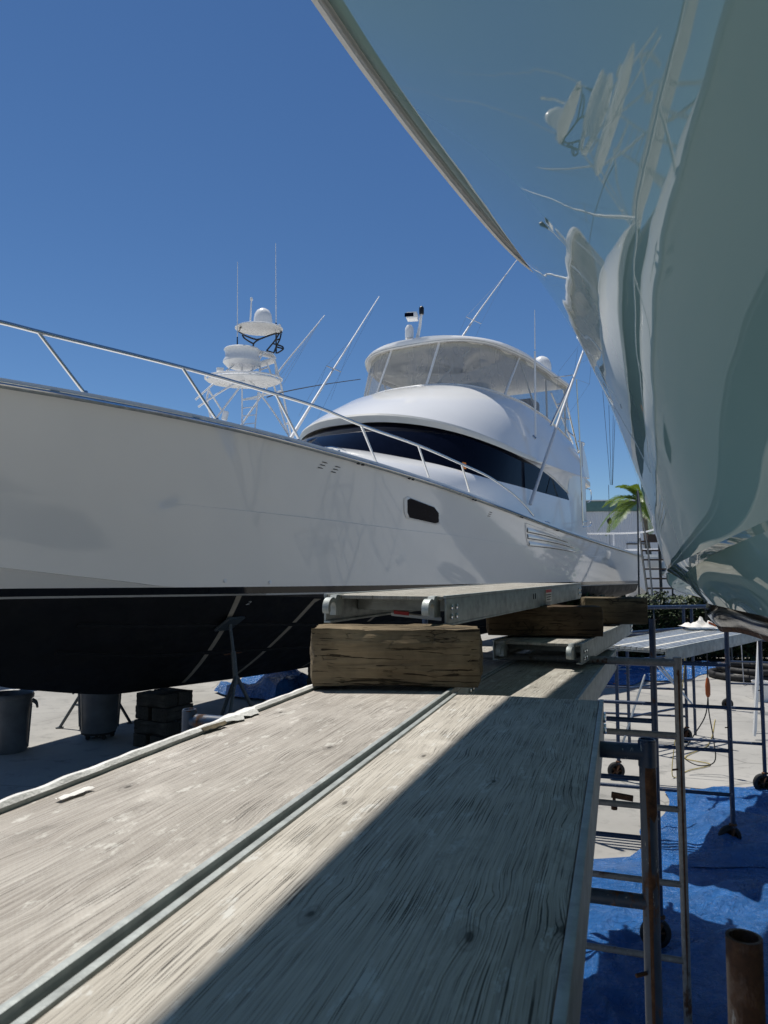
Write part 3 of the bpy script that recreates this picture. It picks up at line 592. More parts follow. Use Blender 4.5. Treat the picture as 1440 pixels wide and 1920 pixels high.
def make_concrete():
    n = NT('yard_concrete')
    v = n.mapped()
    a = n.noise(v, 0.35, 6, 0.62)
    b = n.noise(v, 3.1, 6, 0.7)
    c = n.mix(n.ramp(a, [(0.33, 0.0), (0.66, 1.0)]), (0.25, 0.245, 0.23), (0.38, 0.37, 0.345))
    c = n.mix(n.math('MULTIPLY', n.ramp(b, [(0.30, 1.0), (0.46, 0.0)]), 0.6), c, (0.13, 0.13, 0.125))
    c = n.mix(n.math('MULTIPLY', n.ramp(b, [(0.60, 0.0), (0.74, 1.0)]), 0.5), c, (0.43, 0.42, 0.395))
    d = n.noise(v, 38, 4, 0.7)
    c = n.mix(n.math('MULTIPLY', n.ramp(d, [(0.62, 0.0), (0.72, 1.0)]), 0.4), c, (0.12, 0.12, 0.115))
    w = n.noise(v, 0.9, 3, 0.5, col=True)
    e = n.node('ShaderNodeTexVoronoi', feature='DISTANCE_TO_EDGE')
    e.inputs['Scale'].default_value = 0.33
    n.link(n.mix(0.12, v, w), e.inputs['Vector'])
    ck = n.ramp(e.outputs['Distance'], [(0.0, 1.0), (0.004, 0.0)])
    c = n.mix(n.math('MULTIPLY', ck, 0.55), c, (0.08, 0.08, 0.075))
    n.set(color=c, rough=0.88, spec=0.25)
    n.bump(n.math('ADD', n.math('MULTIPLY', b, 0.5), n.math('MULTIPLY', d, 0.3)), 0.5, 0.006)
    return n.m


def make_tarp(name, col):
    n = NT(name)
    v = n.mapped()
    a = n.noise(v, 2.2, 5, 0.6)
    c = n.ramp(a, [(0.3, tuple(k * 0.75 for k in col)), (0.7, tuple(k * 1.15 for k in col))])
    d = n.noise(v, 7, 5, 0.7)
    c = n.mix(n.math('MULTIPLY', n.ramp(d, [(0.62, 0.0), (0.74, 1.0)]), 0.35), c, (0.30, 0.36, 0.42))
    n.set(color=c, rough=n.ramp(d, [(0.3, 0.16), (0.7, 0.34)]), spec=0.6)
    h = n.noise(v, 11, 7, 0.68, dist=1.6)
    h2 = n.noise(n.mapped((1, 2.2, 1)), 34, 4, 0.6, dist=0.8)
    n.bump(n.math('ADD', h, n.math('MULTIPLY', h2, 0.30)), 1.0, 0.05)
    return n.m


def make_vinyl():
    n = NT('clear_vinyl_curtain')
    v = n.mapped()
    f = n.noise(n.mapped((1, 1, 0.25)), 2.6, 5, 0.6, dist=0.8)
    tr = n.node('ShaderNodeBsdfTransparent')
    tr.inputs[0].default_value = (0.86, 0.86, 0.84, 1)
    n.set(color=(0.50, 0.49, 0.46), rough=0.05)
    n.bump(f, 1.0, 0.05)
    mx = n.node('ShaderNodeMixShader')
    n.link(n.ramp(f, [(0.35, 0.30), (0.70, 0.48)]), mx.inputs[0])
    n.link(tr.outputs[0], mx.inputs[1])
    n.link(n.b.outputs[0], mx.inputs[2])
    out = [q for q in n.t.nodes if q.bl_idname == 'ShaderNodeOutputMaterial'][0]
    n.link(mx.outputs[0], out.inputs['Surface'])
    return n.m


M_CONCRETE = make_concrete()
M_TARP = make_tarp('blue_tarpaulin', (0.028, 0.145, 0.42))
M_VINYL = make_vinyl()
# ------------------------------------------------------------------ ground
g = MB()
rows = []
for j in range(41):
    rows.append([(-400 + 20 * i, -400 + 20 * j, 0.0) for i in range(41)])
g.grid(rows)
ground = g.build('ground', M_CONCRETE)
tag(ground, kind='structure')

# ------------------------------------------------------------------ white sport yacht (local: x forward, y port)
WB = thing('sport_yacht', 'big white sport fishing yacht with black bottom propped on blocks and stands', 'yacht', (-3.1, 10.7, 0), RAD(-120))
HT = [-7.2, -6.5, -5, -3.5, -2, 0, 2, 5, 8, 12, 19]
HBV = [0, .85, 1.6, 2.15, 2.55, 2.85, 3.0, 3.1, 3.1, 3.05, 2.9]
ST = [-7.2, -4.5, -3, -1.5, 0, 1.5, 3, 4.5, 6, 7.5, 9, 10.5, 12, 13.5, 15, 16.5, 18, 19]
SZ = [4.2, 4.10, 4.07, 4.02, 3.94, 3.86, 3.77, 3.66, 3.555, 3.455, 3.365, 3.29, 3.22, 3.155, 3.095, 3.035, 2.975, 2.94]
KT = [-7.2, -6.2, -5.6, -5.0, -4.3, -3.5, -2.5, -1.8, -1.28, -.87, 0, 1, 2.3, 3.5, 8, 14, 19]
KZ = [4.2, 3.35, 2.85, 2.4, 1.95, 1.5, 1.14, .98, .88, .82, .785, .746, .706, .685, .66, .70, .80]
CT = [-5.6, -5.0, -4.2, -3.3, -2.65, -2, -1.25, 0, 2, 5, 9, 19]
CY = [0.0, .35, .80, 1.2, 1.38, 1.57, 1.78, 2.08, 2.42, 2.62, 2.68, 2.6]
CZ_ = [2.85, 2.72, 2.57, 2.47, 2.39, 2.31, 2.20, 2.10, 1.98, 1.86, 1.76, 1.68]


def hb(t): return max(0.0, interp(t, HT, HBV) if t < -6.4 else sinterp(t, HT, HBV))
def sheer_z(t): return sinterp(t, ST, SZ)
def keel_z(t): return sinterp(t, KT, KZ)
def chine(t):
    if t <= -5.6: return 0.0, keel_z(t)
    return sinterp(t, CT, CY), sinterp(t, CT, CZ_)
def wl(t): return 2.235 - 0.0085 * max(t, -3)
KNX = [-p[0] for p in KNUCKLE] + [19.0]
KNZ = [p[2] for p in KNUCKLE] + [2.72]


def half_y(t, z):
    """half breadth of the hull at station t and height z"""
    yc, zc = chine(t)
    zk, zs, h = keel_z(t), sheer_z(t), hb(t)
    if z <= zc and zc > zk + 1e-4:
        f = max(0.0, (z - zk) / (zc - zk))
        return max(0.0, (yc - 0.045) * f ** 0.92)
    f = min(1.0, max(0.0, (z - zc) / max(1e-4, zs - zc)))
    p = interp(t, [-7, -3, 2, 8, 19], [1.35, 1.2, 0.95, 0.75, 0.7])
    y = yc + (h - yc) * f ** p
    if -2.2 < t < 13 and z < interp(t, KNX, KNZ):
        y += 0.014 * min(1, (t + 2.2) / 2.0, (13 - t) / 2.0)
    return y


def stations(a, b, n): return [lerp(a, b, i / n) for i in range(n + 1)]
TS = stations(-7.2, -4, 22) + stations(-4, 3, 34)[1:] + stations(3, 19, 40)[1:]


def hull_band(zfun, name, mat, off=0.0, ts=TS, angle=25, thick=False):
    """both sides of the hull between z lists given by zfun(t)"""
    for s in (1, -1):
        rows = [[(-t, s * (half_y(t, z) + (off if z > keel_z(t) + 1e-3 else 0)), z) for z in zfun(t)] for t in ts]
        m = MB().grid(rows)
        m.build(name, mat, WB, world=False, angle=angle)


def z_top(t):
    lo, zs = max(wl(t), keel_z(t)), sheer_z(t)
    zc = chine(t)[1]
    kn = min(zs - 0.05, interp(t, KNX, KNZ))
    c = min(max(zc, lo + 0.004), zs - 0.02)
    kn = max(kn, c + 0.01)
    return [lo, lerp(lo, c, .33), lerp(lo, c, .66), c - 0.0015, c + 0.0015] + [lerp(c + .0015, kn - .003, k / 5) for k in range(1, 5)] + \
           [kn - .003, kn + .001] + [lerp(kn + .001, zs, k / 7) for k in range(1, 8)]


def z_boot(t):
    a, k = wl(t), keel_z(t)
    return [max(k, a - 0.085), max(k, a)]


def z_pin(t):
    a, k = wl(t), keel_z(t)
    return [max(k, a - 0.108), max(k, a - 0.085)]


def z_bot(t):
    a, k = max(keel_z(t), wl(t) - 0.108), keel_z(t)
    zc = min(chine(t)[1], a)
    return [lerp(k, zc - 0.002, (i / 7)) for i in range(8)] + [lerp(zc, a, i / 4) for i in range(5)]


hull_band(z_top, 'topside', M_WHITE, angle=22)
hull_band(z_boot, 'boot_stripe', M_BOOT)
hull_band(z_pin, 'pinstripe', M_PIN, 0.003)
hull_band(z_bot, 'bottom', M_ANTIFOUL)


def L2(t, z, off=0.0, s=1): return (-t, s * (half_y(t, z) + off), z)


# running strakes on the bottom
for s in (1, -1):
    for f in (0.42, 0.72):
        m = MB()
        pa = []
        for t in stations(-2.2, 18, 40):
            k, zc = keel_z(t), min(chine(t)[1], wl(t) - 0.11)
            z = lerp(k, zc, f)
            pa.append(L2(t, z, 0.004, s))
        m.tube(pa, 0.028, 5)
        m.build('strake', M_ANTIFOUL, WB, world=False)
# bare sanding strips crossing the bottom
for t0, t1 in ((-0.62, 0.27), (0.62, 1.30), (2.3, 3.1)):
    for f0, f1 in ((0.05, 0.40), (0.44, 0.70), (0.74, 1.0)):
        m = MB()
        rows = []
        for i in range(7):
            f = lerp(f0, f1, i / 6)
            t = lerp(t1, t0, f)
            z = lerp(keel_z(t), min(chine(t)[1], wl(t) - .11), f)
            rows.append([L2(t - .035, z, .006), L2(t + .035, z, .006)])
        m.grid(rows)
        m.build('bare_strip', M_TAPE, WB, world=False)
# transom
m = MB()
zl = [keel_z(19), 1.2, 1.6, 1.9, wl(19), 2.5, sheer_z(19)]
m.grid([[(-19.0 - 0.05 * math.sin(math.pi * j / 8), lerp(-half_y(19, z), half_y(19, z), j / 8), z) for j in range(9)] for z in zl])
m.build('transom', M_WHITE, WB, world=False)
# rub rail, toe edge
for s in (1, -1):
    MB().tube([(-t, s * (hb(t) + .012), sheer_z(t) - .055) for t in TS], 0.030, 8).build('rub_rail', M_ALUDULL, WB, world=False)
    MB().tube([(-t, s * (hb(t) + .040), sheer_z(t) - .055) for t in TS[4:]], 0.012, 6).build('rub_strip', M_CHROME, WB, world=False)
    m = MB()
    m.grid([[(-t, s * (hb(t) + .012), sheer_z(t) - .022), (-t, s * (hb(t) + .008), sheer_z(t) + .008), (-t, s * max(0, hb(t) - .10), sheer_z(t) + .016), (-t, s * max(0, hb(t) - .13), sheer_z(t) - .02)] for t in TS])
    m.build('toe_rail', M_HOUSE, WB, world=False)
# decks
m = MB()
DT = [t for t in TS if t <= 14.0] + [14.0]
m.grid([[(-t, lerp(-1, 1, j / 10) * max(0, hb(t) - .05), sheer_z(t) - .012 + .16 * (1 - abs(lerp(-1, 1, j / 10)) ** 2) * min(1, hb(t) / 2.5)) for j in range(11)] for t in DT])
m.build('deck', M_HOUSE, WB, world=False)
m = MB()
for s in (1, -1):
    m.grid([[(-t, s * (hb(t) - .05), sheer_z(t) - .012), (-t, s * (hb(t) - .45), sheer_z(t) - .012), (-t, s * (hb(t) - .45), 2.3)] for t in stations(14, 19, 10)])
m.grid([[(-14, -2.5, 2.3), (-14, 2.5, 2.3)], [(-19, -2.45, 2.3), (-19, 2.45, 2.3)]])
m.build('cockpit', M_HOUSE, WB, world=False)
m = MB().grid([[(-14.001, -2.55, 2.3), (-14.001, 2.55, 2.3)], [(-14.001, -2.55, 3.2), (-14.001, 2.55, 3.2)]])
m.build('cockpit_bulkhead', M_HOUSE, WB, world=False)


def resample(L, n=44):
    L = [Vector(p) for p in L]
    s = [0.0]
    for i in range(1, len(L)): s.append(s[-1] + (L[i] - L[i - 1]).length)
    return [Vector([interp(s[-1] * k / n, s, [p[c] for p in L]) for c in range(3)]) for k in range(n + 1)]


def zsmooth(L, it=3):
    L = [Vector(p) for p in L]
    for _ in range(it):
        q = [p.z for p in L]
        for i in range(1, len(L) - 1): L[i].z = .25 * q[i - 1] + .5 * q[i] + .25 * q[i + 1]
        L[0].z = .5 * (q[0] + L[1].z)
    return L


def plan(tn, ts, w, n, ta, z, m=14):
    pts = []
    for i in range(m + 1):
        a = math.pi / 2 * i / m
        pts.append(Vector((-(ts - (ts - tn) * math.cos(a) ** (2 / n)), w * math.sin(a) ** (2 / n), 0)))
    k = 5
    for i in range(1, k + 1): pts.append(Vector((-lerp(ts, ta, i / k), w, 0)))
    for p in pts: p.z = z(-p.x, p.y)
    return pts


def ring(L): return [Vector((p.x, -p.y, p.z)) for p in reversed(L[1:])] + [Vector(p) for p in L]


gb, gt, br = resample(zsmooth(GB)), resample(zsmooth(GT, 2)), resample(zsmooth(BR))
co, rb, rt = resample(zsmooth(CO)), resample(zsmooth(RB, 5)), resample(zsmooth(RT, 5))
dk = resample(plan(0.2, 7.4, 2.52, 2.2, 11.75, lambda t, y: sheer_z(t) - .03 + .16 * (1 - min(1, (y / 2.8)) ** 2)))
tm = [p.lerp(q, .62) + Vector((0, 0, .07)) for p, q in zip(dk, gb)]
tm2 = [p.lerp(q, .90) + Vector((0, 0, .035)) for p, q in zip(dk, gb)]
MB().grid([ring(dk), ring([p.lerp(q, .3) + Vector((0, 0, .06)) for p, q in zip(dk, gb)]), ring(tm), ring(tm2), ring(gb)]).build('trunk_cabin', M_HOUSE, WB, world=False, angle=40)
gm = [p.lerp(q, .5) + Vector((0.05, 0, 0)) * max(0, 1 - i / 20) for i, (p, q) in enumerate(zip(gb, gt))]
glass = MB().grid([ring(gb), ring(gm), ring(gt)]).build('windshield', M_GLASS, WB, world=False)
blow = [p - Vector((0, 0, .185 - .11 * min(1, i / 30))) for i, p in enumerate(br)]
bin_ = [p.lerp(q, .75) for p, q in zip(gt, blow)]
bout = [p + Vector((0.03 * max(0, 1 - i / 22), 0.012, -.045)) for i, p in enumerate(br)]
NB = 25
brow = MB().grid([ring(L[:NB + 1]) for L in (gt, bin_, blow, bout, br)]).build('brow', M_TRIM, WB, world=False, angle=30)
for s in (1, -1):
    MB().grid([[Vector((p.x, s * p.y, p.z)) for p in L[NB:]] for L in (gt, bin_, blow, bout, br)]).build('house_panel', M_HOUSE, WB, world=False, angle=30)
f1 = [p.lerp(q, .10) + Vector((0, 0, .05)) for p, q in zip(br, co)]
f2, f3, f4 = [], [], []
for i, (p, q) in enumerate(zip(br, co)):
    fr = max(0.0, 1 - i / 26)
    fwd = Vector((1, 0, 0))
    f2.append(p.lerp(q, .30) + Vector((.05 * fr, .04, .07 * fr)))
    f3.append(p.lerp(q, .62) + Vector((.05 * fr, .06, .10 * fr)))
    f4.append(p.lerp(q, .88) + Vector((.02 * fr, .03, .05 * fr)))
for L in (f1, f2, f3, f4): L[0].y = 0
MB().grid([ring(br), ring(f1), ring(f2), ring(f3), ring(f4), ring(co)]).build('flybridge', M_HOUSE, WB, world=False, angle=50)
# side walls behind the window tips and aft bulkhead
for s in (1, -1):
    a0, a1 = gb[-1], br[-1]
    n = 6
    rows = []
    for k in range(n + 1):
        x = lerp(-11.75, -13.2, k / n)
        zb = interp(-x, [-p.x for p in br], [p.z for p in br])
        zg = lerp(gt[-1].z, zb, min(1, k / 2)) if k < 2 else zb
        rows.append([(x, s * 2.52, sheer_z(-x) - .03), (x, s * lerp(2.45, 2.5, k / n), 4.276), (x, s * lerp(2.4, 2.5, min(1, k / 2)), gt[-1].z), (x, s * 2.5, zb)])
    MB().grid(rows).build('house_side', M_HOUSE, WB, world=False)
    MB().tube([(p.x, s * (p.y + .012), p.z + .035) for p in gt[20:]] + [(-11.95, s * 2.43, 4.35)], .010, 6).build('window_moulding', M_TRIM, WB, world=False)
m = MB()
m.poly([(-13.2, -2.52, 3.1), (-13.2, 2.52, 3.1), (-13.2, 2.5, 5.07), (-13.2, 2.1, co[-1].z), (-13.2, -2.1, co[-1].z), (-13.2, -2.5, 5.07)])
m.build('aft_bulkhead', M_HOUSE, WB, world=False)
m = MB()
m.slab([(-13.2, -2.42, 4.98), (-13.2, 2.42, 4.98), (-14.5, 2.3, 4.90), (-14.9, 1.9, 4.88), (-14.9, -1.9, 4.88), (-14.5, -2.3, 4.90)], (0, 0, .13))
m.build('cockpit_overhang', M_TRIM, WB, world=False)
for s in (1, -1):
    m = MB()
    m.slab([(-13.2, s * 2.44, 5.1), (-13.2, s * 2.44, 6.05), (-13.7, s * 2.42, 5.6), (-14.3, s * 2.34, 5.12)], (0, -s * .08, 0))
    m.build('fly_wing', M_HOUSE, WB, world=False)
# coaming cap, fly sole
cap = [p + Vector((.0, .012, .012)) for p in co]
cap[0].y = 0
MB().tube(ring(cap), 0.022, 6).build('coaming_cap', M_WPIPE, WB, world=False)
m = MB()
R_ = ring([Vector((p.x - .15, p.y * .93, 6.0)) for p in co])
m.poly(R_)
m.build('fly_sole', M_HOUSE, WB, world=False)


# clear curtains between slanted seams (index along starboard- / port+ half lists)
def at_idx(L, k):
    s = 1 if k >= 0 else -1
    k = abs(k)
    i = min(int(k), len(L) - 2)
    p = Vector(L[i]).lerp(Vector(L[i + 1]), k - i)
    return Vector((p.x, s * p.y, p.z))


rbr, cor = zsmooth(RB, 5), zsmooth(CO)
rin = [Vector((p[0] - .10, p[1] * .955, p[2] + .01)) for p in rbr]
seams = [(-17, -17), (-8.2, -9), (-2.3, -3.4), (2.5, 1.5), (12.3, 10.0), (17, 17)]
for (a0, c0), (a1, c1) in zip(seams[:-1], seams[1:]):
    rows = []
    for i in range(17):
        f = i / 16
        p, q = at_idx(cor, lerp(c0, c1, f)), at_idx(rin, lerp(a0, a1, f))
        rows.append([p.lerp(q, k / 5) + Vector((0, 0.010 * math.sin(5 * f * math.pi + k) * math.copysign(1, p.y), 0)) for k in range(6)])
    MB().grid(rows).build('curtain_panel', M_VINYL, WB, world=False)
for a, c in seams[1:-1]:
    p, q = at_idx(cor, c), at_idx(rin, a)
    MB().tube([p, p.lerp(q, .5), q], 0.032, 6).build('curtain_seam', M_WPIPE, WB, world=False)
for a, c in ((6.4, 2.4), (12.6, 14.6), (-7.0, -8.0), (-12.6, -14.6)):
    p, q = at_idx(cor, c), at_idx(rin, a)
    off = Vector((-.06, -.05 if c > 0 else .05, 0))
    MB().tube([p + off, q + off], 0.022, 8).build('hardtop_leg', M_WPIPE, WB, world=False)
for s in (1, -1):
    for x in (-11.4, -13.1):
        zc_ = interp(-x, [-p[0] for p in CO], [p[2] for p in CO])
        MB().tube([(x - .15, s * 1.95, zc_ - .1), (x, s * 1.98, 7.64)], 0.026, 8).build('hardtop_leg', M_WPIPE, WB, world=False)
# header band above the curtains
for s in (1, -1):
    pass
MB().grid([ring(rin), ring([p + Vector((-.01, -.004, -.12)) if p.y > .05 else p + Vector((-.01, 0, -.12)) for p in rin])]).build('curtain_header', M_TRIM, WB, world=False)
# hardtop
cx = Vector((-10.4, 0, 0))
def scaled(L, f, dz, z=None):
    out = []
    for p in L:
        q = Vector((cx.x + (p.x - cx.x) * f, p.y * f, (p.z if z is None else z) + dz))
        out.append(q)
    return out
rtm = [p.lerp(q, .5) + Vector((.03, .03 if p.y > .05 else 0, 0)) for p, q in zip(rb, rt)]
top = MB()
loops = [ring(scaled(rb, .02, .10)), ring(scaled(rb, .5, .08)), ring(scaled(rb, .88, .05)), ring(rb), ring(rtm), ring(rt), ring(scaled(rt, .93, .05)), ring(scaled(rt, .6, .13)), ring(scaled(rt, .02, .16))]
top.grid(loops, closed=True)
top.build('hardtop', M_HOUSE, WB, world=False, angle=42)
MB().tube(ring([p + Vector((.012, .012 if p.y > .05 else 0, .03)) for p in rb]), .012, 6).build('hardtop_gutter', M_ALU, WB, world=False)
# radome
DM = Vector(DOME)
MB().lathe([(.20, -.16), (.26, -.14), (.27, 0.02), (.262, .12), (.23, .22), (.165, .30), (.08, .345), (0.0005, .355)], 28, (-12.4, 1.55, 8.09)).build('radome', M_WPIPE, WB, world=False)
MB().lathe([(.18, -.05), (.24, .0), (.25, .10), (.235, .25), (.17, .36), (.08, .42), (0.0005, .43)], 24, (-12.0, -1.2, 7.9)).build('radome', M_WPIPE, WB, world=False)
# night camera and searchlight bracket at the hardtop's front edge
sb = Vector((-7.75, 0.02, 7.93))
MB().lathe([(.10, 0), (.105, .18), (.10, .25), (.06, .32), (.0005, .335)], 20, sb + Vector((.10, -.16, 0))).build('camera_dome', M_WPIPE, WB, world=False)
MB().tube([sb + Vector((0, .0, .0)), sb + Vector((-.02, .06, .30)), sb + Vector((-.03, .10, .62))], [.045, .035, .03], 8).build('light_bracket', M_WPIPE, WB, world=False)
sl = MB().box(sb + Vector((.10, -.08, .52)), (.30, .26, .15), Matrix.Rotation(RAD(20), 3, 'Z'), .02).build('searchlight', M_WPIPE, WB, world=False)
MB().box(sb + Vector((.258, -.082, .52)), (.012, .21, .09), Matrix.Rotation(RAD(20), 3, 'Z')).build('searchlight_lens', M_GLASS, sl, world=False)
MB().lathe([(.055, 0), (.06, .05), (.06, .16), (.03, .2), (.0005, .21)], 14, sb + Vector((-.03, .10, .58))).build('camera_head', M_BPIPE, WB, world=False)
# seat, helm pod behind the curtains
MB().box((-12.0, 1.15, 6.75), (.75, .7, .75), None, .08).build('helm_seat', M_SEATCOVER, WB, world=False)
MB().box((-8.75, 1.0, 6.55), (.6, .85, .75), None, .18).build('helm_pod', M_HOUSE, WB, world=False)
# bow rail
rail_pts = [(p[0], p[1], p[2]) for p in RAIL]
fore = [(7.0, 0.0, 4.72), (6.6, .55, 4.70), (5.8, 1.05, 4.68), (4.8, 1.52, 4.65)]
rp = smooth_path(fore[1:] + rail_pts, 5)
for s in (1, -1):
    MB().tube([(p.x, s * p.y, p.z) for p in rp], 0.021, 10).build('bow_rail', M_CHROME, WB, world=False)
    for (a, b) in STANCH + [[(5.8, 1.05, 4.67), (5.45, 1.28, 4.12)]]:
        st = MB().tube([(a[0], s * a[1], a[2]), (b[0], s * b[1], b[2] - .02)], 0.017, 10).build('stanchion', M_CHROME, WB, world=False)
        MB().lathe([(.045, 0), (.045, .012), (.03, .02), (.022, .05)], 14, (b[0], s * b[1], sheer_z(-b[0]) + .012)).build('stanchion_base', M_CHROME, st, world=False)


def cleat(c, L, rz, s=1):
    root = MB()
    R = Matrix.Rotation(rz, 3, 'Z')
    root.tube([c + R @ Vector((-L / 2, 0, .10)), c + R @ Vector((-L / 4, 0, .115)), c + R @ Vector((L / 4, 0, .115)), c + R @ Vector((L / 2, 0, .10))], [.012, .018, .018, .012], 8)
    for k in (-1, 1):
        root.tube([c + R @ Vector((k * L / 6, 0, 0)), c + R @ Vector((k * L / 6, 0, .11))], [.024, .014], 8)
    root.build('cleat', M_CHROME, WB, world=False)


for s in (1, -1):
    cleat(Vector((-.45, s * 2.58, sheer_z(.45) + .02)), .40, RAD(8) * -s)
    cleat(Vector((-8.6, s * 2.84, sheer_z(8.6) + .01)), .40, 0)
# portlights, side vents, drain slots, fender hooks, plugs
for s in (1, -1):
    pl = [Vector((p[0], s * (half_y(-p[0], p[2]) + .004), p[2])) for p in PORTLIGHT]
    c = sum(pl, Vector()) / len(pl)
    fr = MB()
    o1 = [c + (p - c) * 1.0 + Vector((0, s * .024, 0)) for p in pl]
    o2 = [c + (p - c) * 1.12 + Vector((0, s * .004, 0)) for p in pl]
    o0 = [c + (p - c) * .97 - Vector((0, s * .03, 0)) for p in pl]
    fr.grid([o2, o1, o0], closed=True)
    f = fr.build('portlight_frame', M_WHITE, WB, world=False)
    gl = MB().poly([c + (p - c) * 1.0 + Vector((0, s * .022, 0)) for p in pl])
    gl.build('portlight_glass', M_GLASS, f, world=False)
    vp = [Vector((p[0], s * (half_y(-p[0], p[2]) + .003), p[2])) for p in VENT]
    c = sum(vp, Vector()) / len(vp)
    v = MB().grid([[c + (p - c) * 1.03 + Vector((0, s * .003, 0)) for p in vp], [p + Vector((0, s * .012, 0)) for p in vp], [c + (p - c) * .97 - Vector((0, s * .012, 0)) for p in vp]], closed=True).build('side_vent', M_WHITE, WB, world=False)
    for a, b in VENTSLAT:
        A, B = Vector((a[0], s * (half_y(-a[0], a[2]) + .0), a[2])), Vector((b[0], s * (half_y(-b[0], b[2]) + .0), b[2]))
        pts = []
        for k in range(9):
            x, z = lerp(a[0], b[0], k / 8), lerp(a[2], b[2], k / 8) + .02 * math.sin(math.pi * k / 8)
            h = lerp(.052, .012, k / 8)
            y = half_y(-x, z)
            pts.append([(x, s * (y + .003), z + h), (x, s * (y + .030), z - h * .3), (x, s * (y + .022), z - h), (x, s * (y - .005), z - h)])
        MB().grid(pts).build('vent_louvre', M_WHITE, v, world=False)
        MB().tube([(lerp(a[0], b[0], k / 8), s * (half_y(-lerp(a[0], b[0], k / 8), lerp(a[2], b[2], k / 8) - .05) + .006), lerp(a[2], b[2], k / 8) - lerp(.058, .018, k / 8) + .02 * math.sin(math.pi * k / 8)) for k in range(9)], .0055, 5).build('vent_shade_line', M_BOOT, v, world=False)  # thin black line drawn as the shade under each louvre
    for p in SLOTS:
        for k in range(3):
            x, z = p[0] + .02 * (k - 1), p[2] + .035 * (1 - k)
            MB().box((x, s * (half_y(-x, z) + .002), z), (.12, .006, .010)).build('drain_slot', M_RUBBER, WB, world=False)
    for p in HOOKS:
        for dx in (-.05, .05):
            x, z = p[0] + dx, sheer_z(-p[0] - dx) - .085
            MB().box((x, s * (hb(-x) + .02), z), (.045, .03, .028), None, .006).build('fender_hook', M_RUBBER, WB, world=False)
    for p in PLUGS:
        MB().lathe([(.028, 0), (.024, .012), (.0005, .014)], 12, (p[0], s * half_y(-p[0], p[2]), p[2]), Matrix.Rotation(-s * math.pi / 2, 3, 'X')).build('hull_plug', M_WPIPE, WB, world=False)
# window mullion, sticker
a, b = Vector(gt[36]), Vector(gb[35])
for s in (1, -1):
    MB().tube([(a.x, s * (a.y + .006), a.z - .02), (b.x, s * (b.y + .006), b.z + .02)], .007, 6).build('mullion', M_BPIPE, WB, world=False)
MB().box((-5.30, 2.285, 4.43), (.11, .01, .12), Matrix.Rotation(RAD(-17), 3, 'Z')).build('window_tag', M_LIME, WB, world=False)
# outriggers, aerials
def rigger(pts, rad, spread, wires, s2=None):
    r = MB().tube(smooth_path(pts, 3), rad, 10).build('outrigger', M_SATIN, WB, world=False)
    for q in spread: MB().tube(q, .014, 6).build('spreader', M_CHROME, r, world=False)
    for q in wires: MB().tube(q, .0035, 4).build('stay_wire', M_WIRE, r, world=False)
    return r
n_ = 3 * 3 + 1
rg = rigger(PORT_RIGGER, [lerp(.040, .024, k / 9) for k in range(10)], [PORT_SPREAD], PORT_WIRES)
MB().tube(PORT_RIGGER2, .034, 8).build('brace_tube', M_CHROME, rg, world=False)
rigger(STBD_RIGGER, [lerp(.046, .014, k / 9) for k in range(10)], [STBD_SPREAD], STBD_WIRES)
aer = MB().tube([PORT_ANT[0], Vector(PORT_ANT[0]).lerp(Vector(PORT_ANT[1]), .98)], .022, 8).build('aerial', M_WPIPE, WB, world=False)
MB().tube([PORT_ANT[1], PORT_ANT[2]], [.013, .007], 6).build('aerial_tip', M_WPIPE, aer, world=False)
MB().tube([Vector(PORT_ANT[0]) + Vector((0, -.06, .02)), Vector(PORT_ANT[0]) + Vector((0, .0, -.05))], .03, 8).build('aerial_mount', M_CHROME, aer, world=False)
MB().tube(COCKPIT_ROD, [.024, .020, .016], 8).build('cockpit_pole', M_CHROME, WB, world=False)
for a, b in LADDER: MB().tube([a, b], .026, 8).build('ladder_rail', M_CHROME, WB, world=False)
for f in (.22, .48, .74):
    p, q = Vector(LADDER[0][0]).lerp(Vector(LADDER[0][1]), f), Vector(LADDER[1][0]).lerp(Vector(LADDER[1][1]), f)
    MB().tube([p, q], .022, 6).build('ladder_rung', M_CHROME, WB, world=False)
MB().tube(smooth_path(HANDRAIL, 3), .016, 8).build('grab_rail', M_CHROME, WB, world=False)
MB().tube(smooth_path(ROD_RING, 3), .013, 6).build('rod_ring', M_CHROME, WB, world=False)
m = MB()
m.tube(smooth_path([(-13.3, 2.3, 6.1), (-13.9, 2.3, 6.1), (-14.3, 1.9, 5.9), (-14.3, 1.0, 5.9)], 4), .022, 8)
m.build('fly_aft_rail', M_CHROME, WB, world=False)
# ------------------------------------------------------------------ seafoam yacht overhead (world points, bow away from the lens)
TE = thing('seafoam_yacht', 'glossy seafoam green yacht bow flaring overhead beside the planks', 'yacht', (2.4, 0.0, 0.0))
PHI = RAD(11)
AX0 = Vector((3.07, 7.0, 0))
AXD = Vector((math.sin(PHI), math.cos(PHI), 0))
AXP = Vector((-math.cos(PHI), math.sin(PHI), 0))


def mirror(p):
    p = Vector(p)
    d = max(0.0, (p - AX0).dot(AXP))
    return p - AXP * (2 * d)


# flare rows run from the chine edge to the sheer, aft to bow; below it the chine inner edge, boot top and keel, looked up by chine Y
TEAL_LOW = (TEAL_B, TEAL_T, TEAL_K)
aft = [Vector((lerp(-4.35, -4.75, k / 4), -15.0, lerp(2.25, 3.6, k / 4))) for k in range(5)]


def quartic(row, n):
    """the rows are quartic in v: rebuild them exactly from five points"""
    out = []
    for k in range(n + 1):
        v = k / n
        p = Vector((0, 0, 0))
        for i in range(5):
            w = 1.0
            for j in range(5):
                if j != i: w *= (v - j / 4) / ((i - j) / 4)
            p += Vector(row[i]) * w
        out.append(p)
    return out


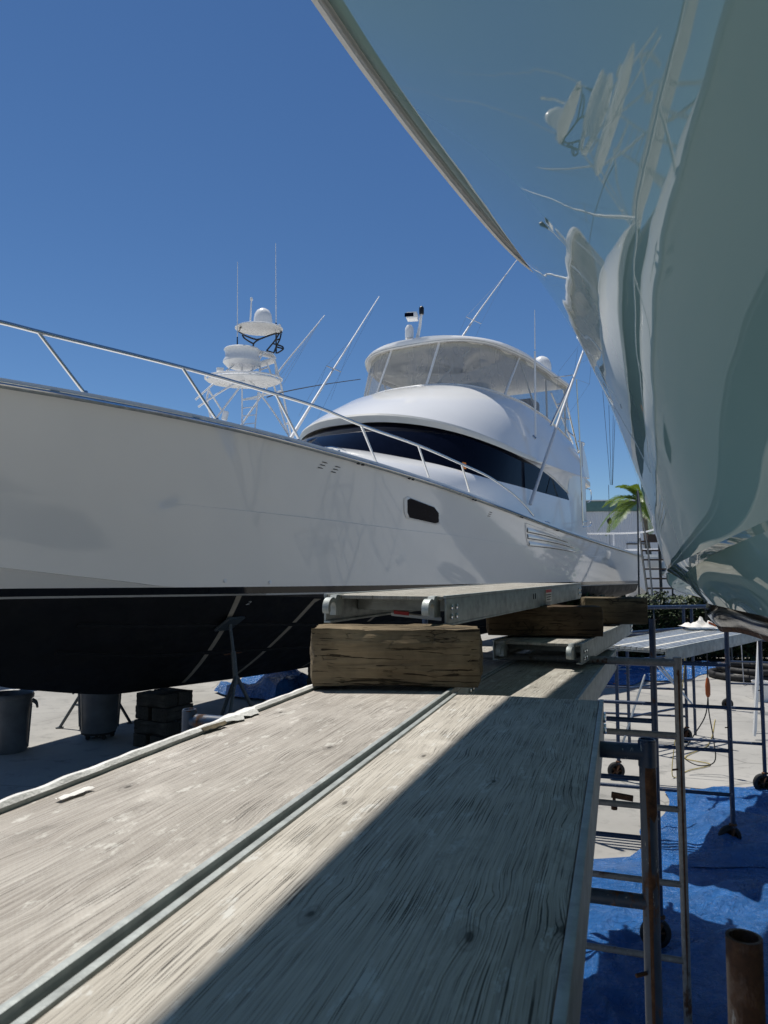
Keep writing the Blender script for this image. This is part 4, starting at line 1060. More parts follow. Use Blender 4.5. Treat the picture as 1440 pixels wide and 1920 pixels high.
base_rows = [quartic(r, 28) for r in [aft] + TEAL_FLARE]
tf = []
_s = [0.0]
for i in range(1, len(base_rows)):
    _s.append(_s[-1] + sum((a - b).length for a, b in zip(base_rows[i][::7], base_rows[i - 1][::7])) / 5)
for i in range(len(base_rows) - 1):
    n_sub = 6 if i == 0 else 3
    for j in range(n_sub):
        x = lerp(_s[i], _s[i + 1], j / n_sub)
        k0, k1 = max(0, i - 1), min(len(base_rows), i + 3)
        tf.append([Vector([sinterp(x, _s[k0:k1], [r[q][a] for r in base_rows[k0:k1]]) for a in range(3)]) for q in range(29)])
tf.append(base_rows[-1])


def loft(curves, k=6):
    """smooth rows through a list of equally long point rows"""
    s = [0.0]
    for i in range(1, len(curves)):
        s.append(s[-1] + sum((a - b).length for a, b in zip(curves[i], curves[i - 1])) / len(curves[i]))
    rows = []
    for i in range(len(curves) - 1):
        for j in range(k):
            x = lerp(s[i], s[i + 1], j / k)
            rows.append([Vector([sinterp(x, s, [c[q][a] for c in curves]) for a in range(3)]) for q in range(len(curves[0]))])
    rows.append(curves[-1])
    return rows


def densify(row, n):
    z = list(range(len(row)))
    return [Vector([sinterp(lerp(0, z[-1], k / n), z, [p[a] for p in row]) for a in range(3)]) for k in range(n + 1)]


def low(i, y): return Vector([sinterp(y, [r[0] for r in TEAL_LOW[i]], [r[a] for r in TEAL_LOW[i]]) for a in (1, 2, 3)])


EDGES = [[r[0] for r in tf]] + [[low(i, r[0].y) for r in tf] for i in range(3)]
for L in EDGES[1:]:
    for _ in range(24):
        q = [Vector(p) for p in L]
        for i in range(12, len(L) - 1): L[i] = q[i] * .5 + (q[i - 1] + q[i + 1]) * .25


def strip(ia, ib, bow=0.0, n=4):
    rows = []
    for a, b in zip(EDGES[ia], EDGES[ib]):
        rows.append([a.lerp(b, k / n) + AXP * (bow * math.sin(math.pi * k / n)) for k in range(n + 1)])
    return rows


STR = [('topside', tf, M_TEAL), ('chine_flat', strip(0, 1, 0.0, 2), M_TEAL), ('lower_bow', strip(1, 2, 0.008, 6), M_TEAL), ('bottom', strip(2, 3, 0.03, 6), M_BOOT)]
for nm, rows, mt in STR:
    MB().grid(rows).build(nm, mt, TE, angle=60)
    MB().grid([[mirror(p) for p in r] for r in rows]).build(nm, mt, TE, angle=60)
# deck, transom, house so the hull is a boat and blocks the sun
sheer_l = [r[-1] for r in tf]
m = MB()
m.grid([[p + Vector((0, 0, -.02)), p.lerp(mirror(p), .5) + Vector((0, 0, .12)), mirror(p) + Vector((0, 0, -.02))] for p in sheer_l])
m.build('deck', M_HOUSE, TE)
m = MB()
prof = [Vector(t[0][1:]) for t in reversed(TEAL_LOW)] + aft
m.poly(prof + [mirror(p) for p in reversed(prof[1:])])
m.build('transom', M_TEAL, TE)
# rub rail with a flat underside, seen from below
for s in (1, 0):
    rows = []
    for i, p in enumerate(sheer_l):
        q = sheer_l[min(i + 1, len(sheer_l) - 1)] - sheer_l[max(i - 1, 0)]
        q.z = 0
        q.normalize()
        out = Vector((-q.y, q.x, 0))
        w = 1.0
        ring_ = [p + out * (-.012) + Vector((0, 0, -.085)), p + out * .030 + Vector((0, 0, -.062)), p + out * .046 + Vector((0, 0, -.02)), p + out * .040 + Vector((0, 0, .03)), p + out * 0.0 + Vector((0, 0, .05)), p - out * .10 + Vector((0, 0, .05))]
        rows.append(ring_ if s else [mirror(v) for v in ring_])
    MB().grid(rows).build('rub_rail', M_RAILBEIGE, TE)
# rounded forefoot under the chine tip
_f = [[Vector(p) for p in r] for r in TEAL_FOOT]
_f.append([p + Vector((.10, .22, .02)) for p in _f[-1]])
_f.append([p + Vector((.45, .45, .05)) for p in _f[-2]])
MB().grid([densify(r, 18) for r in loft(_f, 6)]).build('forefoot', M_TEAL, TE, angle=80)
# flat of keel between the two bottom panels
MB().grid([[p, p.lerp(mirror(p), .5) - Vector((0, 0, .05)), mirror(p)] for p in EDGES[3]]).build('keel_flat', M_BOOT, TE)
# keel edge with worn red primer
MB().tube([r[-1] + Vector((0, 0, .01)) for r in strip(2, 3)], .022, 6).build('keel_edge', M_RUST, TE)
# cabin on deck behind the lens
m = MB()
for k, (z0, z1, w0, w1, y0, y1) in enumerate([(4.1, 5.9, 2.0, 1.8, -12, -4.5), (5.9, 6.9, 1.7, 1.5, -11.5, -6.2)]):
    c0 = AX0 + AXD * (y0 - 7.0)
    c1 = AX0 + AXD * (y1 - 7.0)
    lo = [c0 + AXP * w0, c1 + AXP * w0 * .8, c1 + AXD * .6, c1 - AXP * w0 * .8, c0 - AXP * w0]
    hi = [c0 + AXP * w1, c1 + AXP * w1 * .8 - AXD * 1.4, c1 - AXD * .9, c1 - AXP * w1 * .8 - AXD * 1.4, c0 - AXP * w1]
    m.grid([[p + Vector((0, 0, z0)) for p in lo], [p + Vector((0, 0, z1)) for p in hi]], closed=True)
    m.poly([p + Vector((0, 0, z1)) for p in hi])
m.build('deckhouse', M_HOUSE, TE)

# ------------------------------------------------------------------ tower boat moored up behind the white yacht
TB = thing('tower_boat', 'white fishing boat with tall tuna tower behind the white yacht', 'boat', (-5.2, 23.0, 0), RAD(-120))
# hull and cabin (mostly hidden)
def tb(x, y, z): return (x, y, z)
m = MB()
rows = []
for k in range(21):
    x = lerp(9.5, -8.5, k / 20)
    f = min(1, max(0.0, (9.5 - x) / 8.0)) ** .6
    w = 2.25 * f
    zs = lerp(2.5, 3.5, max(0, x + 8.5) / 18) 
    zk = 0.9 + (max(0, x - 3.5) / 6.0) ** 2 * 2.6
    rows.append([tb(x, 0, min(zk, zs)), tb(x, w * .72, lerp(max(zk, .9), zs, .35)), tb(x, w * .86, lerp(zk, zs, .6)), tb(x, w, zs), tb(x, 0, zs + .08)])
m.grid(rows)
m.grid([[(p[0], -p[1], p[2]) for p in r] for r in rows])
m.build('hull', M_HOUSE, TB, world=False)
m = MB()
lo = [(-3.5, -1.7, 2.9), (3.0, -1.5, 3.1), (4.3, 0, 3.15), (3.0, 1.5, 3.1), (-3.5, 1.7, 2.9)]
hi = [(-3.3, -1.5, 4.6), (1.2, -1.35, 4.7), (2.2, 0, 4.72), (1.2, 1.35, 4.7), (-3.3, 1.5, 4.6)]
m.grid([lo, hi], closed=True)
m.poly(hi)
m.build('cabin', M_HOUSE, TB, world=False)
m = MB()
m.slab([(-3.6, -1.5, 6.6), (1.0, -1.35, 6.65), (1.5, 0, 6.68), (1.0, 1.35, 6.65), (-3.6, 1.5, 6.6)], (0, 0, .09))
m.build('bridge_roof', M_HOUSE, TB, world=False)
for x, y in ((.8, 1.2), (.8, -1.2), (-3.2, 1.3), (-3.2, -1.3)):
    MB().tube([(x, y, 4.5), (x, y, 6.65)], .03, 8).build('roof_leg', M_WPIPE, TB, world=False)


def disc(name, pts, mat, thick, parent=TB, lip=0.0, n=32):
    """oval plate through left, right, far and near edge points (world)"""
    l, r, f, nr = [Vector(p) for p in pts]
    c = (l + r) / 2
    c.z = (f.z + nr.z) / 2
    a = Vector((r.x - l.x, 0, 0)) / 2
    b = Vector((0, max(.75 * a.length, .7), 0))
    m = MB()
    def loop(s, z): return [c + (a * math.cos(t) + b * math.sin(t)) * s + Vector((0, 0, z)) for t in [2 * math.pi * k / n for k in range(n)]]
    m.grid([loop(.02, 0), loop(.93, 0), loop(1.0, thick * .35), loop(1.0, thick * .7), loop(.95, thick), loop(.02, thick * 1.1)], closed=True)
    return m.build(name, mat, parent), c, a, b


_, cc, ca, cb = disc('sun_top', T_CANOPY, M_WPIPE, .07)
MB().tube([Vector(p) for p in T_HOOP], .028, 8, closed=True).build('sun_top_hoop', M_BPIPE, TB)
for l in T_BLACK: MB().tube(smooth_path(l, 3), .026, 8).build('sun_top_strut', M_BPIPE, TB)
d0 = Vector(T_DOME[0])
MB().lathe([(.31, -.02), (.315, .16), (.31, .34), (.28, .50), (.21, .62), (.10, .69), (.0005, .705)], 28, (d0.x, d0.y, cc.z + .07)).build('radome', M_WPIPE, TB)
# upper control bucket
b0, b1, b2, b3, b4 = [Vector(p) for p in T_BUCKET]
c = Vector(((b1.x + b2.x) / 2, 24.2, 0))
m = MB()
prof = [(.01, 9.12), (.50, 9.12), (.62, 9.24), (.62, 9.30), (.545, 9.42), (.56, 9.60), (.60, 9.66), (.575, 9.70), (.50, 9.66), (.45, 9.3), (.01, 9.28)]
m.lathe(prof, 32, c)
m.build('control_bucket', M_WPIPE, TB)
s0, s1, s2, s3 = [Vector(p) for p in T_SEATPAD]
MB().slab([s0 + Vector((0, -.25, -.06)), s1 + Vector((0, -.25, -.06)), s1 + Vector((0.03, .3, -.06)), s0 + Vector((0, .3, -.06))], (0, 0, .06)).build('tower_seat', M_WPIPE, TB)
MB().slab([s3 + Vector((0, -.2, 0)), s2 + Vector((0, -.2, 0)), s2 + Vector((0, .35, 0)), s3 + Vector((0, .35, 0))], (0, 0, .05)).build('tower_shelf', M_WPIPE, TB)
_, pc, pa, pb = disc('tower_platform', T_PLAT[1:], M_WPIPE, .10)
MB().tube([pc + (pa * math.cos(t) + pb * math.sin(t)) * 1.04 + Vector((0, 0, .12)) for t in [2 * math.pi * k / 28 for k in range(28)]], .035, 8, closed=True).build('platform_rim', M_WPIPE, TB)
for l in T_TUBES: MB().tube(smooth_path(l, 3), .032, 8).build('tower_tube', M_WPIPE, TB)
# legs from the visible frame down to the cabin
tw = [(-5.298, 23.4, 7.275, -.05, 1.4), (-3.18, 25.2, 7.05, 0, 0), (-3.215, 24.9, 6.943, 0, 0), (-3.151, 24.4, 6.877, 0, 0), (-4.541, 23.6, 7.071, 0, 0), (-4.159, 23.8, 7.004, 0, 0)]
for x, y, z, dx, dy in tw:
    MB().tube([(x, y, z), (x + (.12 if x > -4 else -.1), y - .1, 4.5)], .03, 8).build('tower_leg', M_WPIPE, TB)
for l in T_LADDER: MB().tube(l, .024, 8).build('ladder_rail', M_WPIPE, TB)
for l in T_RUNGS: MB().tube(l, .018, 6).build('ladder_rung', M_WPIPE, TB)
mats = [M_BPIPE, M_WPIPE, M_BPIPE, M_WPIPE, M_WPIPE]
rads = [(.022, .020), (.016, .008), (.022, .020), (.018, .008), (.030, .022)]
for l, mt, rr in zip(T_ANT, mats, rads): MB().tube(l, rr, 8).build('aerial', mt, TB)
for p in (T_MISC[0], T_ANT[4][1]):
    MB().lathe([(.02, -.05), (.045, 0), (.05, .05), (.03, .09), (.0005, .1)], 12, p).build('masthead_light', M_WPIPE, TB)
MB().box(T_MISC[1], (.22, .18, .12), Matrix.Rotation(RAD(20), 3, 'Z'), .01).build('tower_gauge', M_WPIPE, TB)
MB().box(Vector(T_MISC[2]) + Vector((0, 0, .05)), (.17, .2, .30), Matrix.Rotation(RAD(12), 3, 'Y'), .04).build('bridge_chair', M_WPIPE, TB)
r = MB().tube(smooth_path(T_RIG1, 3), [lerp(.038, .014, k / 9) for k in range(10)], 8).build('outrigger', M_SATIN, TB)
a0, a1, a2, a3 = [Vector(p) for p in T_RIG1]
for off in (.10, .22, .34): MB().tube([a3.lerp(a2, off), a1.lerp(a0, off * .7) + Vector((off * .8, 0, -off))], .004, 4).build('stay_wire', M_WIRE, r)
r = MB().tube(smooth_path(T_RIG2, 3), [lerp(.055, .016, k / 9) for k in range(10)], 8).build('outrigger', M_SATIN, TB)
MB().tube([Vector(T_RIG2[0]), Vector(T_RIG2[0]) + Vector((-2.2, -1.0, -5.6))], .05, 8).build('outrigger_base', M_CHROME, TB)
MB().tube([Vector(T_RIG1[0]), Vector(T_RIG1[0]) + Vector((-.8, -.6, -2.4))], .04, 8).build('outrigger_base', M_CHROME, TB)
sp = [Vector(p) for p in T_RIG2S]
MB().tube(sp, .014, 6).build('spreader', M_CHROME, r)
tip = Vector(T_RIG2[3])
for q in sp:
    MB().tube([q, tip.lerp(Vector(T_RIG2[2]), .35)], .004, 4).build('stay_wire', M_WIRE, r)
    MB().tube([q, q + Vector((-.55, -.4, -1.35))], .004, 4).build('stay_wire', M_WIRE, r)
MB().tube(smooth_path(T_ROD, 3), [lerp(.02, .012, k / 9) for k in range(10)], 6).build('fishing_rod', M_DARKWIRE, TB)
# cribbing below it
for k, (x, y) in enumerate(((3, 0), (-2.5, 0), (-6.5, 0))):
    pass
# ------------------------------------------------------------------ scaffold planks
PD = Vector((0.299, 0.954, 0)).normalized()
P0 = Vector((-0.359, 0.748, 0))


def plank(name, label, start, az, L, W, ztop, deckmat, thick=.115, hooks=True, group='aluminium scaffold planks', side=None, mesh_strip=False, hook_far=True, plywood=.014, lip=.0):
    """aluminium framed plank; local x along it, y to its left, origin at the near left... centre line start"""
    rz = math.pi / 2 - az
    t = thing(name, label, 'scaffold plank', (start[0], start[1], ztop), rz, group)
    rail_w = .0135
    inner = W - 2 * rail_w - .004
    side = side or M_ALUDULL
    d = MB()
    nx = 24
    d.box((L / 2, 0, -plywood / 2 - .004), (L - .01, inner, plywood), None, .002)
    d.build('plywood_deck', deckmat, t, world=False)
    for s in (1, -1):
        y = s * (W / 2 - rail_w / 2)
        m = MB()
        # extruded side rail: top flange, web, bottom flange
        m.box((L / 2, y, -.006 + lip / 2), (L, rail_w, .012 + lip), None, .004 if lip else .002)
        m.box((L / 2, s * (W / 2 - .005), -thick / 2 - .006), (L - .004, .008, thick - .014), None, .001)
        m.box((L / 2, s * (W / 2 - .016), -thick - .004), (L - .002, .030, .008), None, .001)
        m.build('side_rail', side, t, world=False)
        for x in (.05, .11, L - .11, L - .05):
            for z in (-.045, -.080):
                MB().lathe([(.011, 0), (.011, .007), (.006, .009), (.0005, .0095)], 6, (x, s * (W / 2 - .001), z), Matrix.Rotation(-s * math.pi / 2, 3, 'X')).build('bolt', M_CHROME, t, world=False)
    for x in (.30, L * .5, L - .30):
        MB().box((x, 0, -.050), (.03, W - .03, .05)).build('cross_member', side, t, world=False)
    if hooks:
        ends = [(0.0, -1)] + ([(L, 1)] if hook_far else [])
        for x0, dr in ends:
            for s in (1, -1):
                prof = []
                R, rin = .041, .023
                cx_, cz_ = .052, -.052
                # curled hook: outer arc then inner arc, open downwards
                for k in range(13):
                    a = RAD(lerp(0, 200, k / 12))
                    prof.append((cx_ + R * math.cos(math.pi - a) * -1 * -1, cz_ + R * math.sin(a)))
                outer = [(cx_ + R * math.cos(RAD(a)), cz_ + R * math.sin(RAD(a))) for a in range(180, -31, -15)]
                innr = [(cx_ + rin * math.cos(RAD(a)), cz_ + rin * math.sin(RAD(a))) for a in range(-30, 181, 15)]
                poly = [(-.04, cz_ - .03), (-.04, -.002), (cx_ - .03, -.002)] + outer[4:] + innr + [(cx_ - rin, cz_ - .03)]
                pts = [(x0 + dr * px, s * (W / 2 - .055) - .016, pz) for px, pz in poly]
                MB().slab(pts, (0, .027, 0)).build('hook', M_ALUDULL, t, world=False, angle=50)
    return t


AZ = math.atan2(PD.x, PD.y)
R_ = Vector((PD.y, -PD.x, 0))
WPL = .505
c1 = P0 - R_ * (WPL / 2 + .004) - PD * 0.95
plank1 = plank('scaffold_plank', 'left walking plank of greyed grooved plywood with flaking white edge', c1, AZ, 3.40, WPL, 2.02, M_DECK_A, lip=.009)
c2 = P0 + R_ * (WPL / 2 + .004) - PD * 1.03
plank2 = plank('scaffold_plank', 'right walking plank of bleached cracked plywood half in shadow', c2, AZ, 3.05, WPL, 2.02, M_DECK_B, hook_far=False)
# lower planks farther on
c3 = Vector((0.32, 2.55, 0))
plank3 = plank('scaffold_plank', 'lower shaded plank running on behind the cracked front timber', c3, RAD(21.4), 2.6, .50, 1.935, M_DECK_C, hooks=True)
plank3b = plank('scaffold_plank', 'lower plank hidden behind the front timber on the left', Vector((-.17, 2.72, 0)), RAD(21.4), 2.6, .50, 1.93, M_DECK_C, hooks=True)
# plank lying on the timbers, with hooks
az_h = RAD(24)
hdir = Vector((math.sin(az_h), math.cos(az_h), 0))
hr = Vector((hdir.y, -hdir.x, 0))
c4 = Vector((.235, 2.83, 0)) - hr * .262
plank4 = plank('scaffold_plank', 'hooked plank raised on the brown timbers', c4, az_h, 3.05, .525, 2.352, M_DECK_C, thick=.108)
az5 = RAD(25)
d5 = Vector((math.sin(az5), math.cos(az5), 0))
r5 = Vector((d5.y, -d5.x, 0))
c5 = Vector((1.03, 3.93, 0)) - r5 * .24
plank5 = plank('scaffold_plank', 'hooked plank under the two rear timbers', c5, az5, 2.13, .483, 2.065, M_DECK_C, thick=.10)
# sticker on the raised plank's flank
MB().box((1.85, -.2645, -.055), (.17, .003, .075)).build('sticker', M_PAPER, plank4, world=False)
MB().box((1.85, -.2665, -.030), (.16, .002, .018)).build('sticker_print', M_RED, plank4, world=False)
for k in range(3):
    MB().box((1.85, -.2665, -.052 - .014 * k), (.14 - .02 * k, .002, .005)).build('sticker_print', M_RUBBER, plank4, world=False)
for x in (1.45, 1.50): MB().box((x, -.2645, -.05), (.006, .003, .03)).build('stamped_mark', M_RUBBER, plank4, world=False)

# corrugated aluminium pick under the green bow: slats side by side
az6 = RAD(17)
d6 = Vector((math.sin(az6), math.cos(az6), 0))
pick = thing('aluminium_pick', 'ribbed aluminium walkway reaching under the green bow', 'walkway', (2.05, 6.35, 1.80), math.pi / 2 - RAD(42))
LP = 3.3
for k in range(13):
    y = -.30 + .60 * k / 12
    m = MB()
    m.box((LP / 2, y, .0), (LP, .036, .012), None, .003)
    m.box((LP / 2, y, -.012), (LP, .044, .010))
    m.build('slat', M_WPLANK if k % 5 == 3 else M_ALU, pick, world=False)
MB().box((LP / 2, 0, -.028), (LP - .01, .60, .014)).build('sun_stop_pan', M_ALUDULL, pick, world=False)  # solid plate added to keep sun from striping through the slat gaps
for s in (1, -1):
    MB().box((LP / 2, s * .325, -.045), (LP, .018, .11), None, .003).build('side_beam', M_ALUDULL, pick, world=False)


# ------------------------------------------------------------------ timbers
def block(name, label, c, size, rz, mat, seed, group=None, cat='timber', rough=.010, bev=.022):
    bm = bmesh.new()
    bmesh.ops.create_cube(bm, size=1.0)
    bmesh.ops.scale(bm, vec=size, verts=bm.verts)
    fine = rough > .004
    bmesh.ops.subdivide_edges(bm, edges=list(bm.edges), cuts=(22 if fine else 5), use_grid_fill=True)
    hx, hy, hz = [k / 2 for k in size]
    for v in bm.verts:
        q = v.co.copy()
        # worn, splintered arrises: pull points in where two faces meet
        ex, ey, ez = hx - abs(q.x), hy - abs(q.y), hz - abs(q.z)
        near = sorted((ex, ey, ez))
        w = max(0.0, 1 - near[1] / (bev * 1.6))
        n1 = noise.noise(Vector((q.x * 6 + seed, q.y * 22, q.z * 22)))
        n2 = noise.noise(Vector((q.x * 22 + seed, q.y * 30, q.z * 30 + seed)))
        n3 = noise.noise(q * 3.5 + Vector((seed, 2, 1)))
        d = -q.normalized() * w * bev * (.30 + .55 * max(0, n1 + .25) + .5 * max(0, n3))
        nrm_ = Vector((math.copysign(1, q.x) if ex < 1e-4 else 0, math.copysign(1, q.y) if ey < 1e-4 else 0, math.copysign(1, q.z) if ez < 1e-4 else 0))
        d += nrm_ * (n1 * rough * .35 + n2 * rough * .18 + n3 * rough * .5)
        v.co = q + d
    zmin = min(v.co.z for v in bm.verts)
    for v in bm.verts: v.co.z -= zmin
    me = bpy.data.meshes.new(name)
    bm.to_mesh(me)
    bm.free()
    me.polygons.foreach_set("use_smooth", [True] * len(me.polygons))
    me.set_sharp_from_angle(angle=RAD(30))
    me.materials.append(mat)
    o = bpy.data.objects.new(name, me)
    COL.objects.link(o)
    o.location = c
    o.rotation_euler = (0, 0, rz)
    MATRIX[o.name] = Matrix.Translation(Vector(c)) @ Matrix.Rotation(rz, 4, 'Z')
    return tag(o, label, cat, group)


block('timber_block', 'cracked brown square timber across the front planks', (.045, 2.80, 2.022), (.63, .20, .215), RAD(-4), M_TIMBER_A, 1.3, rough=.016, bev=.035)
block('timber_block', 'dark timber under the raised plank, behind the front one', (.93, 4.40, 2.068), (.66, .22, .172), RAD(-6), M_TIMBER_B, 4.1, rough=.008)
block('timber_block', 'short grey brown timber at the far end of the hooked plank', (1.615, 5.30, 2.068), (.44, .20, .185), RAD(-6), M_TIMBER_C, 7.7, rough=.008)
# printed packet lying under the raised plank
pk = MB().box((.13, 3.05, 2.262), (.20, .09, .012), Matrix.Rotation(RAD(6), 3, 'Y')).build('paper_packet', M_PAPER, None, origin=(.13, 3.05, 2.25))
tag(pk, 'small white paper packet with red print under the raised plank', 'packet')
MB().box((.07, 3.05, 2.276), (.06, .092, .012), Matrix.Rotation(RAD(6), 3, 'Y')).build('red_print', M_RED, pk)

# ------------------------------------------------------------------ scaffold frames
RUNG = .38


def scaff(label, a, b, ztop, mat, zbot=.18, r=.021, rungs=5, top=True, caster=True, name='scaffold', rr=.0165, start=0, posttop=.02, seed=0, single=False, matb=None):
    a, b = Vector((a[0], a[1], 0)), Vector((b[0], b[1], 0))
    t = thing(name, label, 'scaffold', ((a + b) / 2), 0, 'scaffold frames')
    up = Vector((0, 0, 1))
    for p, mt in ((a, mat), (b, matb or mat)):
        ps = MB()
        ps.tube([p + up * (zbot if caster else .0), p + up * (ztop + posttop)], r, 14, cap=False)
        ps.tube([p + up * (ztop + posttop), p + up * (ztop + posttop - .05)], r * .8, 14, cap=False)
        ps.grid([[p + up * (ztop + posttop) + Vector((math.cos(k * math.pi / 7) * q, math.sin(k * math.pi / 7) * q, 0)) for k in range(14)] for q in (r, r * .8)], closed=True)
        po = ps.build('post', mt, t)
        if caster:
            d = (b - a).normalized()
            f = Vector((-d.y, d.x, 0))
            side = p + d * .03
            MB().tube([p + up * .26, p + up * .14], r * .82, 10).build('caster_stem', M_RUST, po)
            MB().lathe([(.034, 0), (.034, .012), (.02, .02)], 12, p + up * .20).build('caster_collar', M_RUST, po)
            w = MB()
            Rw = Matrix.Rotation(math.pi / 2, 3, 'X')
            wc = p + up * .10 - d * .03
            w.lathe([(.062, -.022), (.09, -.022), (.10, -.012), (.10, .012), (.09, .022), (.062, .022), (.062, -.022)], 22, wc, Rw)
            w.build('caster_wheel', M_RUBBER, po)
            h = MB()
            h.lathe([(.0005, -.026), (.022, -.026), (.022, .026), (.0005, .026)], 12, wc, Rw)
            for k in range(5):
                aa = 2 * math.pi * k / 5
                h.tube([wc, wc + Vector((math.cos(aa) * .066, 0, math.sin(aa) * .066))], .010, 6)
            h.tube([wc + Vector((0, -.034, 0)), p + up * .17 + Vector((0, -.034, 0))], .010, 6)
            h.tube([wc + Vector((0, .034, 0)), p + up * .17 + Vector((0, .034, 0))], .010, 6)
            h.build('caster_fork', M_RUST, po)
    for k in range(rungs):
        z = ztop - start - k * RUNG - (0 if top else RUNG)
        if z < .25: break
        q = r if (k == 0 and top) else rr
        MB().tube([a + up * z, b + up * z], q, 12).build('rung', mat if (k + seed) % 3 else (matb or mat), t)
        if k == 0:
            for p in (a, b):
                MB().tube([p + up * (z - .035), p + up * (z + .030)], r * 1.10, 12).build('weld_collar', mat, t)
    # lock pins
    for p in (a, b):
        MB().tube([p + up * (ztop - .55), p + up * (ztop - .55) + Vector((-.05, -.02, 0))], .005, 6).build('lock_pin', M_RUST, t)
    return t


def rust_streak(t, x, y, r, z0, z1, ang, w, seed):
    """run of rust down a post: a thin skin on the tube"""
    rows = []
    for k in range(40):
        z = lerp(z0, z1, k / 39)
        h = w * (.55 + .8 * max(0, noise.noise((seed, z * 6, 1)) + .35)) * min(1, k / 3 + .3, (39 - k) / 4 + .1)
        c = ang + .25 * noise.noise((seed + 4, z * 2.2, 3))
        rows.append([(x + (r + .0006) * math.cos(c + h * q / r), y + (r + .0006) * math.sin(c + h * q / r), z) for q in (-1, -.4, .4, 1)])
    MB().grid(rows).build('rust_streak', M_RUST, t)


def brace(label, a, b, mat=M_ALU, r=.011, group='scaffold cross braces'):
    a, b = Vector(a), Vector(b)
    o = MB()
    o.tube([a, a.lerp(b, .04), a.lerp(b, .96), b], [r * .6, r, r, r * .6], 8)
    e = o.build('cross_brace', mat, None, origin=((a + b) / 2))
    return tag(e, label, 'brace', group)


W2 = 1.40
fa_r = Vector((.69, 2.0, 0))
fa_l = Vector((-.62, 2.42, 0))
fA = scaff('worn blue and rust scaffold frame under the end of the right plank', fa_l, fa_r, 1.972, M_BLUEWORN, rungs=5, posttop=.035, r=.0215, rr=.019, caster=False, matb=M_BLUEWORN)
scaff('nearest rusty scaffold frame beside the lens, only its post top in view', (.433, .935), (.80, -.45), 1.99, M_RUST, rungs=4, posttop=.02, caster=False, top=False)
fB = scaff('grey rust streaked scaffold frame just beyond the right plank end', (.15, 4.50), (1.56, 4.02), 1.955, M_GREYST, rungs=5, posttop=.02, zbot=.0, caster=False, matb=M_GREYST)
scaff('blue scaffold frame on casters behind the grey streaked one', (.30, 5.50), (1.79, 5.03), 1.83, M_BLUE, rungs=5, posttop=.29)
scaff('dark blue scaffold frame on casters under the green bow', (1.62, 7.25), (3.08, 6.78), 1.60, M_BLUE, rungs=4, posttop=.30, start=.0)
scaff('dark blue scaffold frame farther under the bow beside the hanging cord', (2.75, 8.95), (4.21, 8.45), 1.66, M_BLUE, rungs=4, posttop=.22, start=.38, top=False)
scaff('far blue scaffold frame under the ribbed walkway', (2.9, 11.2), (4.32, 10.85), 1.50, M_BLUE, rungs=4, posttop=.40)
scaff('far blue scaffold frame left of the walkway', (3.35, 10.4), (4.62, 11.3), 1.58, M_BLUE, rungs=4, posttop=.30, caster=False)
scaff('distant blue scaffold frame on the right behind the cord', (6.05, 13.3), (7.5, 12.9), 1.6, M_BLUE, rungs=4, posttop=.25)
rust_streak(fA, fa_r.x, fa_r.y, .0215, 1.99, .35, RAD(-112), .0048, 2.0)
rust_streak(fA, fa_r.x, fa_r.y, .0215, 2.0, 1.80, RAD(-75), .016, 5.0)
rust_streak(fA, fa_l.x, fa_l.y, .0215, 2.005, 1.5, RAD(-80), .026, 7.0)
rust_streak(fB, 1.56, 4.02, .021, 1.97, .3, RAD(-100), .0050, 9.0)
# long ledger pipes
def pipe(label, a, b, mat, r=.021, name='ledger_pipe'):
    a, b = Vector(a), Vector(b)
    e = MB().tube([a, b], r, 12).build(name, mat, None, origin=((a + b) / 2))
    return tag(e, label, 'pipe')
pipe('blue pipe lying across below the stairs', (2.9, 8.55, 2.02), (4.9, 8.7, 2.045), M_BLUE)
pipe('second blue pipe above the ribbed walkway end', (5.0, 12.0, 2.22), (6.6, 12.2, 2.21), M_BLUE)
brace('pale cross brace hanging below the grey frame', (2.62, 7.6, 1.40), (2.28, 7.35, .72))
brace('pale cross brace leaning behind the grey frame post', (2.93, 8.1, 1.42), (3.45, 8.5, .95))
brace('long thin cross brace beyond the walkway', (3.7, 10.9, 1.45), (4.6, 11.2, .4))
brace('white pole leaning beside the cord', (5.7, 11.4, 1.75), (5.35, 11.0, .05), M_WPIPE, .028)
cl = thing('pipe_clamp', 'rusty swivel clamp on the thin blue rung', 'clamp', (1.44, 4.85, 1.03))
MB().tube([(1.44, 4.85, 1.03), (1.56, 4.80, 1.02)], .020, 8).build('clamp_sleeve', M_RUST, cl)
MB().tube([(1.45, 4.83, 1.02), (1.45, 4.83, .95)], .010, 6).build('clamp_bolt', M_RUST, cl)
MB().lathe([(.020, -.01), (.020, .01)], 6, (1.45, 4.83, .955)).build('clamp_nut', M_RUST, cl)

